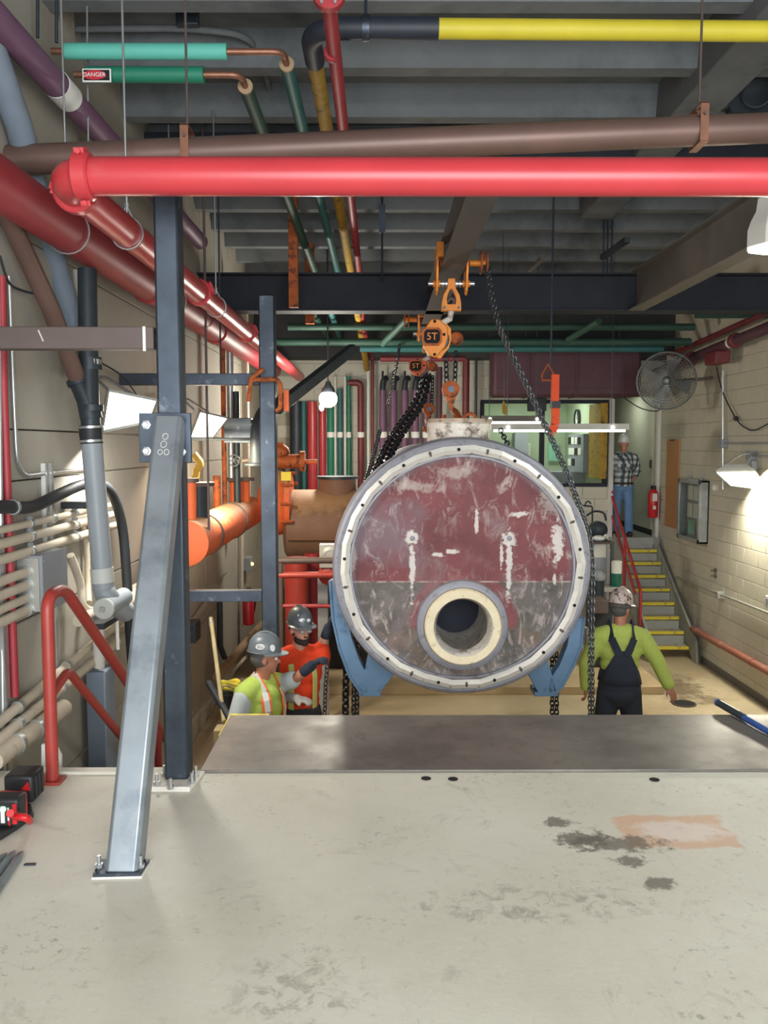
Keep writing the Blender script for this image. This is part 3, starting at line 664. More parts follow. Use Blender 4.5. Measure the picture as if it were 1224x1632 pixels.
# ================================================================ columns, struts, brace
YC = 4.0
a = atY(258, 1247, 3.96); cw = .112; cx0 = atY(262, 1240, 3.94).x
ct = thing('steel_column', V3(cx0+.056, YC, 0), 'tall square steel column with base plate on the near floor edge', 'column')
obj('post', MB().box((cx0, 3.94, .022), (cx0+cw, 3.94+cw, 2.78)), 'steel_dark', ct, bev=.012)
bpz = atZ(233, 1262, .0); bq = atZ(310, 1262, 0)
obj('grout_bed', MB().prism([atZ(229, 1262, .001), atZ(302, 1262, .001), atZ(326, 1232, .001), atZ(240, 1232, .001)], (0, 0, .012)), 'grout', ct)
bpl = obj('base_plate', MB().prism([atZ(235, 1258, .013), atZ(302, 1258, .013), atZ(322, 1233, .013), atZ(245, 1233, .013)], (0, 0, .012)), 'grout', ct)
for px, py in ((250, 1250), (272, 1257), (306, 1248), (262, 1236), (312, 1238)):
    c = atZ(px, py, .025); k = obj('anchor_bolt', MB().cyl(c, c+V3(0, 0, .05), .008, n=8), 'galv', ct)
    obj('nut', MB().lathe(c, (0, 0, 1), [(.016, 0), (.016, .014)], 6), 'galv', k)
# splice plate where the raking brace meets the column
a = atY(222, 737, 3.9); b = atY(303, 658, 3.9)
sp_ = obj('splice_plate', MB().box((a.x, 3.905, a.z), (b.x, 3.93, b.z)), 'steel_dark', ct, bev=.002)
for px, py in ((233, 677), (288, 678), (234, 719), (289, 720)):
    c = atY(px, py, 3.905); k = obj('bolt', MB().lathe(c, (0, -1, 0), [(.022, 0), (.022, .006), (.014, .008), (.014, .02)], 6), 'galv', sp_)
# raking brace with its own foot
bt_ = thing('raking_brace', atZ(192, 1392, 0), 'raw steel channel brace leaning up to the column, bolted to the floor', 'brace')
p0 = atZ(192, 1390, .02); p0 = V3(p0.x, p0.y, .02); p1 = atY(268, 662, 3.84); p1 = V3(p1.x, 3.83, p1.z)
m = MB(); d = (p1-p0).normalized(); sx = V3(1, 0, 0); nrm = sx.cross(d).normalized()
if nrm.y > 0: nrm = -nrm
hw = .062; rt = .014
prof = []
for (u_, v_) in ((-hw, 0), (-hw, .1), (hw, .1), (hw, 0)): prof.append((u_, v_))
def brp(t, u_, v_): return p0.lerp(p1, t) + sx*u_ - nrm*v_
rim = [(-hw+rt, 0), (-hw, -.0+rt), (-hw, .1), (hw, .1), (hw, rt), (hw-rt, 0)]
m.prism([brp(0, *q) for q in rim], p1-p0)
obj('tube', m, 'steel_raw', bt_, bev=.004)
obj('grout_bed', MB().prism([atZ(146, 1402, .001), atZ(226, 1400, .001), atZ(242, 1374, .001), atZ(158, 1374, .001)], (0, 0, .008)), 'grout', bt_)
obj('foot_plate', MB().prism([atZ(148, 1398, .009), atZ(224, 1396, .009), atZ(238, 1374, .009), atZ(160, 1374, .009)], (0, 0, .012)), 'steel_dark', bt_)
for px, py in ((158, 1382), (224, 1382)):
    c = atZ(px, py, .02); k = obj('anchor_bolt', MB().cyl(c, c+V3(0, 0, .045), .008, n=8), 'galv', bt_)
    obj('nut', MB().lathe(c, (0, 0, 1), [(.016, 0), (.016, .014)], 6), 'galv', k)
chm = MB()
for k, (t_, u_, r_) in enumerate(((.945, .0, .012), (.925, -.004, .013), (.905, .012, .011), (.905, -.016, .01))):
    c = brp(t_, u_, -.0015); chm.tube([c + sx*(r_*math.cos(j*PI/6)) + d*(r_*1.2*math.sin(j*PI/6)) for j in range(12)], .0016, 5, closed=True)
obj('chalk_marks', chm, 'chalk', bt_)
# second column down on the lower floor
Y2 = 6.8; x2 = atY(415, 800, Y2).x
c2 = thing('steel_column', V3(x2+.065, Y2+.065, ZL), 'dark steel column standing on the lower floor behind the two workers', 'column')
obj('post', MB().box((x2, Y2, ZL+.02), (x2+.125, Y2+.13, 2.76)), 'steel_dark', c2, bev=.01)
obj('base_plate', MB().box((x2-.08, Y2-.08, ZL), (x2+.205, Y2+.21, ZL+.02)), 'steel_dark', c2)
z_ = atY(350, 604, Y2).z; a_ = atY(300, 603, Y2+.05)
def strut(y, z, x1, label, mat='steel_dark', h=.09, end=True):
    t = thing('strut', V3((XL+x1)/2, y, z-h/2), label, 'strut')
    obj('channel', MB().box((XL-.0, y-.045, z-h/2), (x1, y+.045, z+h/2)), mat, t, bev=.004)
    obj('end_bolt', MB().cyl(V3(x1-.01, y, z), V3(x1+.03, y, z), .02, n=6), 'steel_dark', t); return t
strut(Y2+.06, z_, x2, 'dark upper steel strut from the left wall to the rear column')
strut(Y2+.06, atY(350, 949, Y2+.06).z, x2, 'dark lower steel strut from the left wall to the rear column')
t = strut(YC, atY(100, 540, YC).z, cx0-.012, 'brown steel strut from the left wall to the near column', 'steel_brown', .1)
z0 = atY(230, 540, 3.95)
obj('end_plate', MB().box((z0.x-.006, 3.945, z0.z-.055), (z0.x+.006, 3.956, z0.z+.055)), 'paper', t)
obj('chalk_mark', MB().tube([atY(61, 526, 3.953), atY(65, 535, 3.953), atY(69, 544, 3.953)], .003, 5), 'chalk', t)
# raking brace and orange brackets high on the rear column
obj('diagonal_brace', MB().bar(atY(440, 652, 6.95), atY(562, 556, 8.2), .07, .09), 'iron_black', label='black diagonal brace rising right from the rear column', cat='brace', bev=.004)
br_ = thing('orange_bracket', atY(425, 660, 6.7), 'rusty orange pipe bracket clasping the top of the rear column', 'bracket')
fr = [atY(396, 640, 6.66), atY(400, 603, 6.66), atY(420, 588, 6.66)]
obj('arm', MB().tube(fr, .018, 8), 'orange_rust', br_)
obj('crossbar', MB().tube(fillet([atY(402, 606, 6.66), atY(440, 604, 6.66), atY(447, 612, 6.66), atY(447, 650, 6.66), atY(440, 656, 6.66)], .04), .018, 8), 'orange_rust', br_)
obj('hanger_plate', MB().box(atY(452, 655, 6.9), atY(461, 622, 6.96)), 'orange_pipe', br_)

# ================================================================ flood lamps
def flood(q, wall, depth, label, e, glow='lamp_glow', col=(1, .96, .88), arms=True, aim=None):
    q = [V(p) for p in q]; c = sum(q, V())/4; n = (q[1]-q[0]).cross(q[3]-q[0]).normalized()
    if n.dot(CO-c) < 0: n = -n
    t = thing('flood_lamp', c, label, 'lamp')
    lens = [c+(p-c)*.93-n*.004 for p in q]
    obj('lens', MB().prism(lens, -n*.006), glow, t)
    back = [c+(p-c)*.55-n*depth for p in q]
    m = MB(); m.add(q+[p-n*.02 for p in q]+back, [(4, 5, 9, 8), (5, 6, 10, 9), (6, 7, 11, 10), (7, 4, 8, 11), (8, 9, 10, 11), (0, 1, 5, 4), (1, 2, 6, 5), (2, 3, 7, 6), (3, 0, 4, 7)])
    obj('housing', m, 'white_paint', t)
    m = MB(); 
    for i in range(4): m.bar(q[i], q[(i+1) % 4], .018, .018)
    obj('bezel', m, 'galv', t)
    if arms:
        for i in (0, 1):
            o_ = back[i]; w_ = V3(wall, o_.y+.05, o_.z+.14)
            obj('bracket_arm', MB().tube([back[i], V3((o_.x+wall)/2, o_.y+.02, o_.z+.13), w_], .011, 8), 'galv', t)
        obj('wall_box', MB().box((wall, c.y+.02, c.z+.12), (wall+(.07 if wall < 0 else -.07), c.y+.14, c.z+.24)), 'box_grey', t, bev=.006)
    l = D.lights.new('lamp_light', 'AREA'); l.shape = 'RECTANGLE'; l.size = (q[1]-q[0]).length*.85; l.size_y = (q[3]-q[0]).length*.85; l.energy = e; l.color = col
    lo = D.objects.new('lamp_light', l); COL.objects.link(lo); lo.parent = t; lo.location = n*.012+(V((0, 0, -.18)) if aim else V()); lo.rotation_euler = V(aim or n).to_track_quat('-Z', 'Y').to_euler()
    return t
flood([atY(172, 622, 5.5), atY(250, 638, 5.75), atY(237, 672, 5.85), atY(162, 688, 5.6)], XL, .14, 'blazing white flood lamp on the left wall beside the near column', 34, aim=(.25, .35, -1))
flood([atY(318, 656, 8.0), atY(362, 666, 8.3), atY(338, 697, 8.4), atY(302, 698, 8.1)], XL, .16, 'smaller bright flood lamp just right of the near column', 60, col=(1, .84, .6), aim=(-.1, .35, -1))
flood([atY(1141, 752, 10.75), atY(1204, 751, 10.75), atY(1222, 780, 11.05), atY(1164, 773, 11.05)], XR, .16, 'bright tilted flood lamp on the right block wall', 60, col=(1, .95, .78))
flood([atY(1226, 752, 9.9), atY(1290, 751, 9.9), atY(1308, 780, 10.2), atY(1250, 773, 10.2)], XR, .16, 'second flood lamp on the right wall, cut by the frame edge', 40, col=(1, .95, .78))
# round mercury lamp in the distance
c = atY(523, 636, 12.2); t = thing('globe_lamp', c, 'round glaring lamp hanging in front of the red and green risers', 'lamp')
obj('globe', MB().sph(c, (.13, .13, .12), 18), 'lamp_glow', t); obj('cap', MB().lathe(c+V3(0, 0, .09), (0, 0, 1), [(.1, 0), (.09, .05), (.05, .1), (.03, .16)], 16), 'steel_dark', t)
obj('cord', MB().cyl(c+V3(0, 0, .24), V3(c.x, c.y, 4.44), .01, n=8), 'rubber', t)
obj('bulb_neck', MB().sph(c+V3(-.09, -.04, -.12), (.035, .035, .05), 10), 'lamp_glow', t)
l = D.lights.new('lamp_light', 'POINT'); l.energy = 130; l.shadow_soft_size = .15; l.color = (1, .95, .82); lo = D.objects.new('lamp_light', l); COL.objects.link(lo); lo.parent = t; lo.location = (0, -.2, -.12)
# high-bay lamp at top right
c = atY(1240, 345, 5.55); t = thing('high_bay_lamp', c, 'white high-bay lamp at the upper right frame edge', 'lamp')
obj('reflector', MB().lathe(V3(c.x, c.y, c.z-.19), (0, 0, 1), [(.19, 0), (.19, .1), (.17, .16), (.14, .22), (.13, .3), (.06, .34)], 8), 'white_paint', t)
obj('lens', MB().lathe(V3(c.x, c.y, c.z-.2), (0, 0, 1), [(.18, 0), (.18, .008)], 8), 'tube_glow', t); obj('stem', MB().cyl(V3(c.x, c.y, c.z+.14), V3(c.x, c.y, 4.44), .015, n=8), 'galv', t)
l = D.lights.new('lamp_light', 'AREA'); l.shape = 'DISK'; l.size = .34; l.energy = 25; l.color = (.95, 1, .95); lo = D.objects.new('lamp_light', l); COL.objects.link(lo); lo.parent = t; lo.location = (0, 0, -.21)

# ================================================================ left wall services
XW = -1.93
def wpath(pts, x=XW): return [atX(px, py, x) for px, py in pts]
obj('red_conduit', MB().tube(fillet(wpath([(3, 440), (6, 620), (24, 1110)], -1.95), .05), .021, 12), 'red_dark', label='vertical dark red conduit at the left frame edge', cat='conduit')
obj('silver_conduit', MB().tube(fillet(wpath([(14, 440), (22, 640), (28, 760), (140, 747)], -1.97), .16, 8), .012, 10), 'galv', label='thin silver conduit bending level beside the red conduit', cat='conduit')
obj('silver_conduit', MB().tube(wpath([(-3, 470), (6, 1240)], -1.965), .014, 10), 'galv', label='straight silver conduit hugging the very left edge', cat='conduit')
t = thing('strut_channel', atX(85, 1075, -1.98), 'galvanised strut channel standing between the wall conduits', 'channel')
a = atX(78, 1075, -1.98); zt = atX(78, 738, -1.98).z
obj('web', MB().box((-1.99, a.y, a.z), (-1.965, a.y+.1, zt)), 'white_paint', t); obj('lip', MB().box((-1.965, a.y, a.z), (-1.955, a.y+.03, zt)).box((-1.965, a.y+.07, a.z), (-1.955, a.y+.1, zt)), 'galv', t)
a = atX(3, 1240, -1.985); obj('strut_channel', MB().box((-1.99, a.y, a.z), (-1.96, a.y+.08, atX(3, 840, -1.98).z)).box((-1.96, a.y, a.z), (-1.95, a.y+.02, atX(3, 840, -1.98).z)), 'galv', label='galvanised strut channel at the left edge behind the conduits', cat='channel')
rows = [(842, 821, 6.3, .021), (864, 841, 6.3, .027), (889, 862, 6.3, .027), (922, 905, 0, .027), (944, 928, 0, .027), (966, 948, 0, .024), (986, 968, 0, .028)]
bxY0 = atX(52, 930, -1.9).y; ordn = ('topmost', 'second', 'third', 'fourth', 'fifth', 'sixth', 'lowest')
for i, (y0, y1, ye, r) in enumerate(rows):
    p = atX(13, y0, XW); z1 = p.z
    ye = ye or bxY0
    o = obj('wall_conduit', MB().tube([V3(XW, 3.9, z1), V3(XW, ye, z1)], r, 12), 'beige_pipe', label=ordn[i]+' beige conduit of the stack of seven on the left wall', cat='conduit', group='stack of beige wall conduits')
    for yy_ in ([4.72, 5.42] if i < 3 else [4.72]):
        q = obj('clamp', MB().ring(V3(XW, yy_, z1), (0, 1, 0), r, r+.005, .03, 14).box((XW-.01, yy_-.012, z1+r), (XW+.012, yy_+.012, z1+r+.02)), 'galv', o)
        obj('clamp_bolt', MB().cyl(V3(XW+.02, yy_, z1+r+.01), V3(XW-.02, yy_, z1+r+.01), .005, n=6), 'galv', q)
    if i < 3:
        for yy_ in (5.05,) if i == 0 else (): collar(o, V3(XW, yy_, z1), (0, 1, 0), r+.007, .05, 'conduit')
    else: obj('locknut', MB().ring(V3(XW, bxY0-.015, z1), (0, 1, 0), r-.002, r+.008, .03, 12), 'galv', o)
bt = thing('junction_box', V3(-1.93, bxY0+.2, atX(60, 978, -1.9).z), 'grey electrical box fed by four conduits on the left wall', 'box')
z0, z1 = atX(60, 980, -1.85).z, atX(60, 888, -1.85).z
obj('body', MB().box((-1.99, bxY0, z0), (-1.85, bxY0+.36, z1)), 'box_grey', bt, bev=.006)
obj('lid', MB().box((-1.85, bxY0-.006, z0-.006), (-1.842, bxY0+.366, z1+.006)), 'box_grey', bt, bev=.002)
obj('gasket_strip', MB().box((-1.975, bxY0-.012, z0+.01), (-1.86, bxY0-.001, z1-.01)), 'conduit', bt)
for zz in (z0+.03, z1-.03): obj('screw', MB().cyl(V3(-1.842, bxY0+.02, zz), V3(-1.836, bxY0+.02, zz), .008, n=8), 'galv', bt)
# black hose
hp = [V3(-1.9, 3.9, atX(0, 808, -1.9).z)] + [atX(px, py, -1.88) for px, py in ((0, 808), (50, 808), (90, 790), (130, 773))] + [atX(px, py, -1.82) for px, py in ((160, 772), (180, 790), (195, 840), (202, 920), (207, 1010), (212, 1075))]
def smooth_path(p, n=5):
    p = [V(q) for q in p]; out = []
    for i in range(len(p)-1):
        a, b, c, d = p[max(i-1, 0)], p[i], p[i+1], p[min(i+2, len(p)-1)]
        for k in range(n):
            t = k/n; out.append(.5*((2*b)+(c-a)*t+(2*a-5*b+4*c-d)*t*t+(3*b-a-3*c+d)*t**3))
    out.append(p[-1]); return out
o = obj('black_hose', MB().tube(smooth_path(hp), .034, 12), 'rubber', label='thick black insulated hose arching behind the grey drain pipe', cat='hose')
c = atX(21, 808, -1.88); obj('hose_clamp', MB().ring(c, (0, 1, 0), .034, .04, .025, 14), 'galv', o)
c = atX(201, 870, -1.82); obj('hose_clamp', MB().ring(c, (0, 0, 1), .034, .04, .025, 14), 'galv', o)
# grey PVC drain
XP = -1.72
pv = thing('drain_pipe', atX(165, 985, XP), 'grey plastic drain pipe with round cleanout cap and rubber coupling', 'pipe')
P = lambda px, py: atY(px, py, 5.22)
top, bot = P(146, 700), P(163, 908); ax = (bot-top).normalized()
obj('pipe_barrel', MB().tube([top, bot], .062, 20), 'pvc', pv); obj('rubber_coupling', MB().lathe(P(144, 678), (P(146, 706)-P(144, 678)), [(.066, 0), (.071, .015), (.066, .03), (.069, .05), (.066, .08), (.071, .095), (.066, .11)], 20), 'rubber', pv)
for py in (681, 703): c = P(145, py); obj('band_clamp', MB().ring(c, ax, .068, .074, .014, 20), 'galv', pv)
obj('collar_fitting', MB().tube([P(162, 905), P(164, 928)], .068, 20), 'pvc_light', pv)
elb = [P(164, 925), P(166, 940), P(172, 952), atY(186, 966, 5.35), atY(200, 975, 5.5)]
obj('elbow', MB().tube(smooth_path([P(163, 915)]+elb, 3), .066, 18), 'pvc', pv)
cc = atY(166, 970, 5.1); cl = obj('cleanout', MB().tube([cc, cc+V3(.03, .3, .02)], .058, 20), 'pvc', pv)
cap = obj('cleanout_cap', MB().lathe(cc+V3(0, .01, 0), (-.1, -1, 0), [(.064, 0), (.064, .02), (.058, .026)], 24), 'pvc_light', pv)
obj('wrench_square', MB().box((cc.x-.018, cc.y-.04, cc.z-.014), (cc.x+.01, cc.y-.01, cc.z+.014), rot=(0, .2, 0)), 'conduit', cap)
ir = thing('iron_drain', P(143, 676), 'black cast iron drain riser and branch above the rubber coupling', 'pipe')
obj('riser', MB().tube([P(145, 680), P(143, 640), atY(141, 560, 5.25), atY(139, 430, 5.3)], .057, 16), 'iron_black', ir)
obj('branch', MB().tube([P(146, 668), P(139, 638), P(127, 612)], [.066, .062, .058], 16), 'iron_black', ir)
for a_, b_ in ((P(127, 613), P(124, 604)), (P(146, 655), P(146, 645)), (atY(144, 590, 5.25), atY(143, 570, 5.25))): obj('hub', MB().tube([a_, b_], .07, 16), 'iron_black', ir)
obj('band_clamp', MB().ring(atY(144, 577, 5.25), (0, 0, 1), .058, .068, .03, 18), 'galv', ir)
obj('brown_drain', MB().tube([P(126, 610), atY(80, 490, 4.9), atY(15, 350, 4.5), atY(-10, 290, 4.3)], .052, 16), 'brown_pipe', label='brown pipe slanting up left from the cast iron branch', cat='pipe')
obj('grey_drain', MB().tube([atY(140, 600, 5.5), atY(118, 520, 5.45), atY(88, 420, 5.35), atX(30, 200, -1.9), atX(-20, 60, -1.9)], .07, 16), 'bluegrey', label='blue-grey pipe slanting up behind the brown pipe', cat='pipe')
obj('white_conduit', MB().tube([atY(125, 600, 5.6), atY(120, 430, 5.6)], .02, 10), 'white_paint', label='thin white conduit left of the black riser', cat='conduit')
obj('thin_cable', MB().tube(smooth_path([atX(0, 408, -1.96), atX(14, 450, -1.96), atX(35, 463, -1.95), atX(60, 469, -1.9)]), .007, 8), 'rubber', label='dark cable sagging from the red conduit to the brown pipe', cat='cable')
obj('lamp_cable', MB().tube(smooth_path([atX(155, 575, -2.04), atX(195, 600, -1.95), atX(225, 640, -1.9)]), .006, 8), 'rubber', label='thin dark cable running down to the near flood lamp', cat='cable')
obj('pipe_strap', MB().box(atY(95, 811, 5.35), atY(170, 799, 5.42)), 'rubber', bev=.004, label='black clamp arm holding the grey drain pipe to the wall', cat='bracket')
# beige pipes low on the wall
def lowpipe(a, b, x, r, label, mat='beige_pipe'):
    p = atX(a[0], a[1], x); q = atX(b[0], b[1], x); d = (q-p); o = obj('low_pipe', MB().tube([p-d*.6, q+d*.9], r, 14), mat, label=label, cat='pipe')
    for k in (.1, .75): c = p.lerp(q, k); obj('pipe_clamp', MB().ring(c, d, r, r+.008, .035, 16), 'galv', o)
lowpipe((15, 1138), (130, 1042), -1.92, .027, 'upper thin beige pipe low on the wall behind the red handrail')
lowpipe((15, 1165), (120, 1078), -1.9, .03, 'lower thin beige pipe low on the wall behind the red handrail')
lowpipe((20, 1190), (66, 1155), -1.86, .05, 'fat beige pipe lowest on the wall at the left edge')
# pipes at the foot of the drain
obj('white_riser', MB().tube([atY(157, 985, 5.5), atY(158, 1062, 5.6)], .036, 14), 'white_paint', label='short white vertical pipe below the cleanout cap', cat='pipe')
obj('white_riser', MB().tube([atY(186, 985, 5.7), atY(188, 1035, 5.7)], .012, 10), 'white_paint', label='thin white vertical pipe right of the cleanout cap', cat='pipe')
obj('shelf_bracket', MB().box(atY(140, 994, 5.3), atY(190, 988, 5.6)), 'rubber', bev=.003, label='black bracket plate under the cleanout cap', cat='bracket')
a = atY(139, 1176, 5.6); b = atY(178, 1062, 5.75); obj('blue_pilaster', MB().box((a.x, 5.6, ZL), (b.x, 5.82, b.z)), 'bluegrey', bev=.008, label='blue-grey square post standing below the drain pipe', cat='post')
obj('tan_pipe', MB().tube(fillet([atX(178, 976, -1.8), atX(238, 935, -1.8), V3(-1.8, 9.5, atX(238, 935, -1.8).z)], .1), .06, 16), 'beige_pipe', label='tan pipe running back from the cleanout behind the brace', cat='pipe')
obj('tan_pipe', MB().tube([V3(-1.85, 5.2, .52), V3(-1.85, 9.0, .5)], .035, 14), 'beige_pipe', label='thin tan pipe running back under the thicker tan one', cat='pipe')
obj('flex_conduit', MB().tube(smooth_path([atX(112, 885, -1.92), atX(128, 930, -1.9), atX(132, 965, -1.88), atX(150, 975, -1.85)]), .026, 12), 'beige_pipe', label='bundled beige flexible conduit right of the grey box', cat='conduit')
obj('flex_conduit', MB().tube(smooth_path([atX(130, 830, -1.95), atX(138, 870, -1.95), atX(140, 930, -1.94), atX(142, 960, -1.9)]), .02, 12), 'beige_pipe', label='beige flexible conduit hugging the wall corner by the drain', cat='conduit')
# red handrail of the pit stair
hx = -1.565; hb = atZ(84, 1246, 0); hy = hb.y
hr = thing('stair_handrail', V3(hb.x, hy, 0), 'red-brown pipe handrail of the stair going down at left', 'handrail')
hx = hb.x; ztop = atY(90, 950, hy).z
d1 = atX(205, 1090, hx); slope = (d1.z-ztop)/(d1.y-(hy+.22))
obj('post_and_rail', MB().tube(fillet([V3(hx, hy, .015), V3(hx, hy, ztop), V3(hx, hy+.22, ztop), V3(hx, hy+.22+1.9, ztop+slope*1.9)], .09, 8), .029, 16), 'red_rail', hr)
zm = atY(100, 1110, hy).z
obj('mid_rail', MB().tube(fillet([V3(hx, hy, zm), V3(hx, hy+.24, zm+.06), V3(hx, hy+2.1, zm+.06+slope*1.86)], .06), .023, 14), 'red_rail', hr)
obj('foot_plate', MB().box((hx-.11, hy-.05, .0), (hx+.05, hy+.05, .014)), 'red_rail', hr, bev=.003)
obj('lower_post', MB().cyl(V3(hx, hy+1.9, ZL+.1), V3(hx, hy+1.9, ztop+slope*1.68), .025, n=14), 'red_rail', hr)
obj('kick_panel', MB().prism([atY(66, 1232, 4.22), atY(97, 1232, 4.22), atY(97, 1205, 4.22), atY(88, 1187, 4.22), atY(66, 1187, 4.22)], (0, .02, 0)), 'sticker_white', label='white sheet panel with clipped corner behind the handrail post', cat='panel')
obj('slab_kerb', MB().box((XL+.3, 4.06, .0), (-1.05, 4.12, .018)), 'floor_concrete', bev=.004, label='low concrete kerb along the stairwell edge at left', cat='kerb')
# pit stair (concrete) and clutter beyond it
ps = thing('pit_stair', V3(-1.35, 4.2, ZL), 'concrete stair dropping into the pit beside the left wall', 'stairs')
for k in range(8):
    obj('step', MB().box((-1.62, 4.12+k*.26, ZL), (-.9, 4.12+(k+1)*.26, -.19-k*.185)), 'concrete_dark', ps, bev=.01)
m = MB().sph(atY(150, 1190, 5.0), (.1, .1, .12), 10).sph(atY(170, 1200, 5.0), (.13, .1, .09), 10).sph(atY(155, 1165, 5.05), (.07, .07, .11), 10)
# ================================================================ the suspended vessel
vs = thing('boiler_drum', V3(VC.x, VY+2.4, VC.z-VR), 'huge round boiler drum hanging from hoists, maroon and grey scuffed end', 'boiler')
X0, Z0 = VC.x, VC.z
def rp_(r, a, y): return V3(X0+r*math.cos(a), y, Z0+r*math.sin(a))
YA = (0, 1, 0); cA = V3(X0, VY, Z0)
obj('shell', MB().lathe(cA, YA, [(.955, .16), (.955, 5.1), (.9, 5.2), (.5, 5.3), (.01, 5.32)], 64, caps=False), 'rim_grey', vs)
obj('rim_flange', MB().lathe(cA, YA, [(.90, .02), (.955, .0), (VR, .012), (VR+.012, .04), (VR+.02, .10), (VR+.012, .16), (.95, .17)], 72, True), 'rim_grey', vs)
fc = obj('end_plate', MB().lathe(cA, YA, [(.93, .03), (.90, .028), (.3, .028), (.285, .028), (.285, .2), (.93, .2)], 72), 'vessel_face', vs)
# whole face is one disc with the port in it: build the disc
m = MB().lathe(cA, YA, [(.91, .028), (.0, .026)], 72); 
fc2 = obj('end_face', m, 'vessel_face', vs)
D.objects.remove(fc)
# bent flat-bar ring in short kinked lengths
N = 26; ra, rb = .868, .934; prev = None
for k in range(N):
    a0 = 2*PI*k/N+.04; a1 = 2*PI*(k+1)/N+.04; j0 = random.Random(k).uniform(-.006, .008); j1 = random.Random((k+1) % N).uniform(-.006, .008)
    o_ = [rp_(rb+j0, a0, VY-.012), rp_(rb+j1, a1, VY-.012)]; i_ = [rp_(ra+j0, a0, VY-.006), rp_(ra+j1, a1, VY-.006)]
    mid = [rp_((ra+rb)/2+j0, a0, VY-.028), rp_((ra+rb)/2+j1, a1, VY-.028)]
    m = MB().add([i_[0], mid[0], o_[0], o_[0]+V3(0, .03, 0), i_[0]+V3(0, .03, 0), i_[1], mid[1], o_[1], o_[1]+V3(0, .03, 0), i_[1]+V3(0, .03, 0)],
        [(0, 1, 6, 5), (1, 2, 7, 6), (2, 3, 8, 7), (4, 0, 5, 9), (3, 4, 9, 8), (0, 4, 3, 2, 1), (5, 6, 7, 8, 9)])
    sg = obj('ring_segment', m, 'ring_white', vs)
    am = (a0+a1)/2
    if k % 2 == 0:
        c = rp_((ra+rb)/2, am, VY-.024); obj('bolt_hole', MB().lathe(c, (0, -1, 0), [(.013, 0), (.013, .006), (.007, .008)], 10), 'hole_dark', sg)
    else:
        c = rp_((ra+rb)/2, am, VY-.024); obj('weld_tack', MB().sph(c, (.022, .006, .012), 8, rot=(0, -am, 0)), 'steel_brown', sg)
# burner port
pc = vpt(737, 997, VY); pr = 62/F*VY
po = obj('port_hub', MB().lathe(V3(pc.x, VY, pc.z), YA, [(pr+.06, .03), (pr+.052, -.012), (pr+.02, -.03), (pr+.005, -.03), (pr-.0, .02)], 48, True), 'rim_grey', vs)
fr_ = VY-.075
obj('port_ring', MB().lathe(V3(pc.x, fr_, pc.z), YA, [(pr-.068, 0), (pr-.012, -.004), (pr, .012), (pr, .09), (pr-.068, .09)], 48, True), 'cream_ring', po)
obj('port_liner', MB().lathe(V3(pc.x, fr_, pc.z), YA, [(pr-.066, .004), (pr-.084, .05), (pr-.08, .07), (pr-.098, .12), (pr-.092, .14), (pr-.1, .3), (pr-.094, .32), (pr-.1, .5), (pr-.094, .75), (pr-.05, .75), (pr-.045, .09)], 40, True), 'refractory', po)
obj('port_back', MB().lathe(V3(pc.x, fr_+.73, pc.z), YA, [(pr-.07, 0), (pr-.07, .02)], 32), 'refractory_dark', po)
# cut the port hole through the end face
bm = bmesh.new(); bm.from_mesh(fc2.data); bm.free()
me = fc2.data; me.clear_geometry()
w0 = WL[fc2]; n = 72; vsx = []; fsx = []; hole = pr-.03
for k in range(n):
    a = 2*PI*k/n; vsx.append(V3(pc.x+hole*math.cos(a), VY+.027, pc.z+hole*math.sin(a))-w0)
for k in range(n):
    a = 2*PI*k/n; d = V3(math.cos(a), 0, math.sin(a)); o_ = V3(pc.x-X0, 0, pc.z-Z0); b_ = o_.dot(d); t_ = -b_+math.sqrt(b_*b_-o_.dot(o_)+.91*.91)
    q = V3(pc.x, VY+.027, pc.z)+d*t_; vsx.append(q-w0)
for k in range(n): fsx.append((k, (k+1) % n, n+(k+1) % n, n+k))
me.from_pydata([tuple(p) for p in vsx], [], fsx); me.update()
if not me.materials: me.materials.append(MATS['vessel_face'])
obj('inner_lip', MB().ring(V3(X0, VY+.01, Z0), YA, .845, .862, .03, 72), 'rim_grey', vs)
# two lifting-lug scars on the face
for px, py in ((657, 858), (812, 858)):
    c = vpt(px, py, VY+.026); obj('stud_stub', MB().lathe(c, (0, -1, 0), [(.02, 0), (.016, .006), (.008, .008), (.008, .012)], 12), 'rim_grey', vs)
# top nozzle
nc = V3(X0, VY+.42, Z0+.9); nz = obj('top_nozzle', MB().lathe(nc, (0, 0, 1), [(.25, 0), (.25, .2), (.262, .205), (.262, .235), (.21, .235), (.21, .05)], 40), 'nozzle_white', vs)
obj('nozzle_flange', MB().ring(nc+V3(0, 0, .225), (0, 0, 1), .2, .268, .03, 40), 'nozzle', nz)
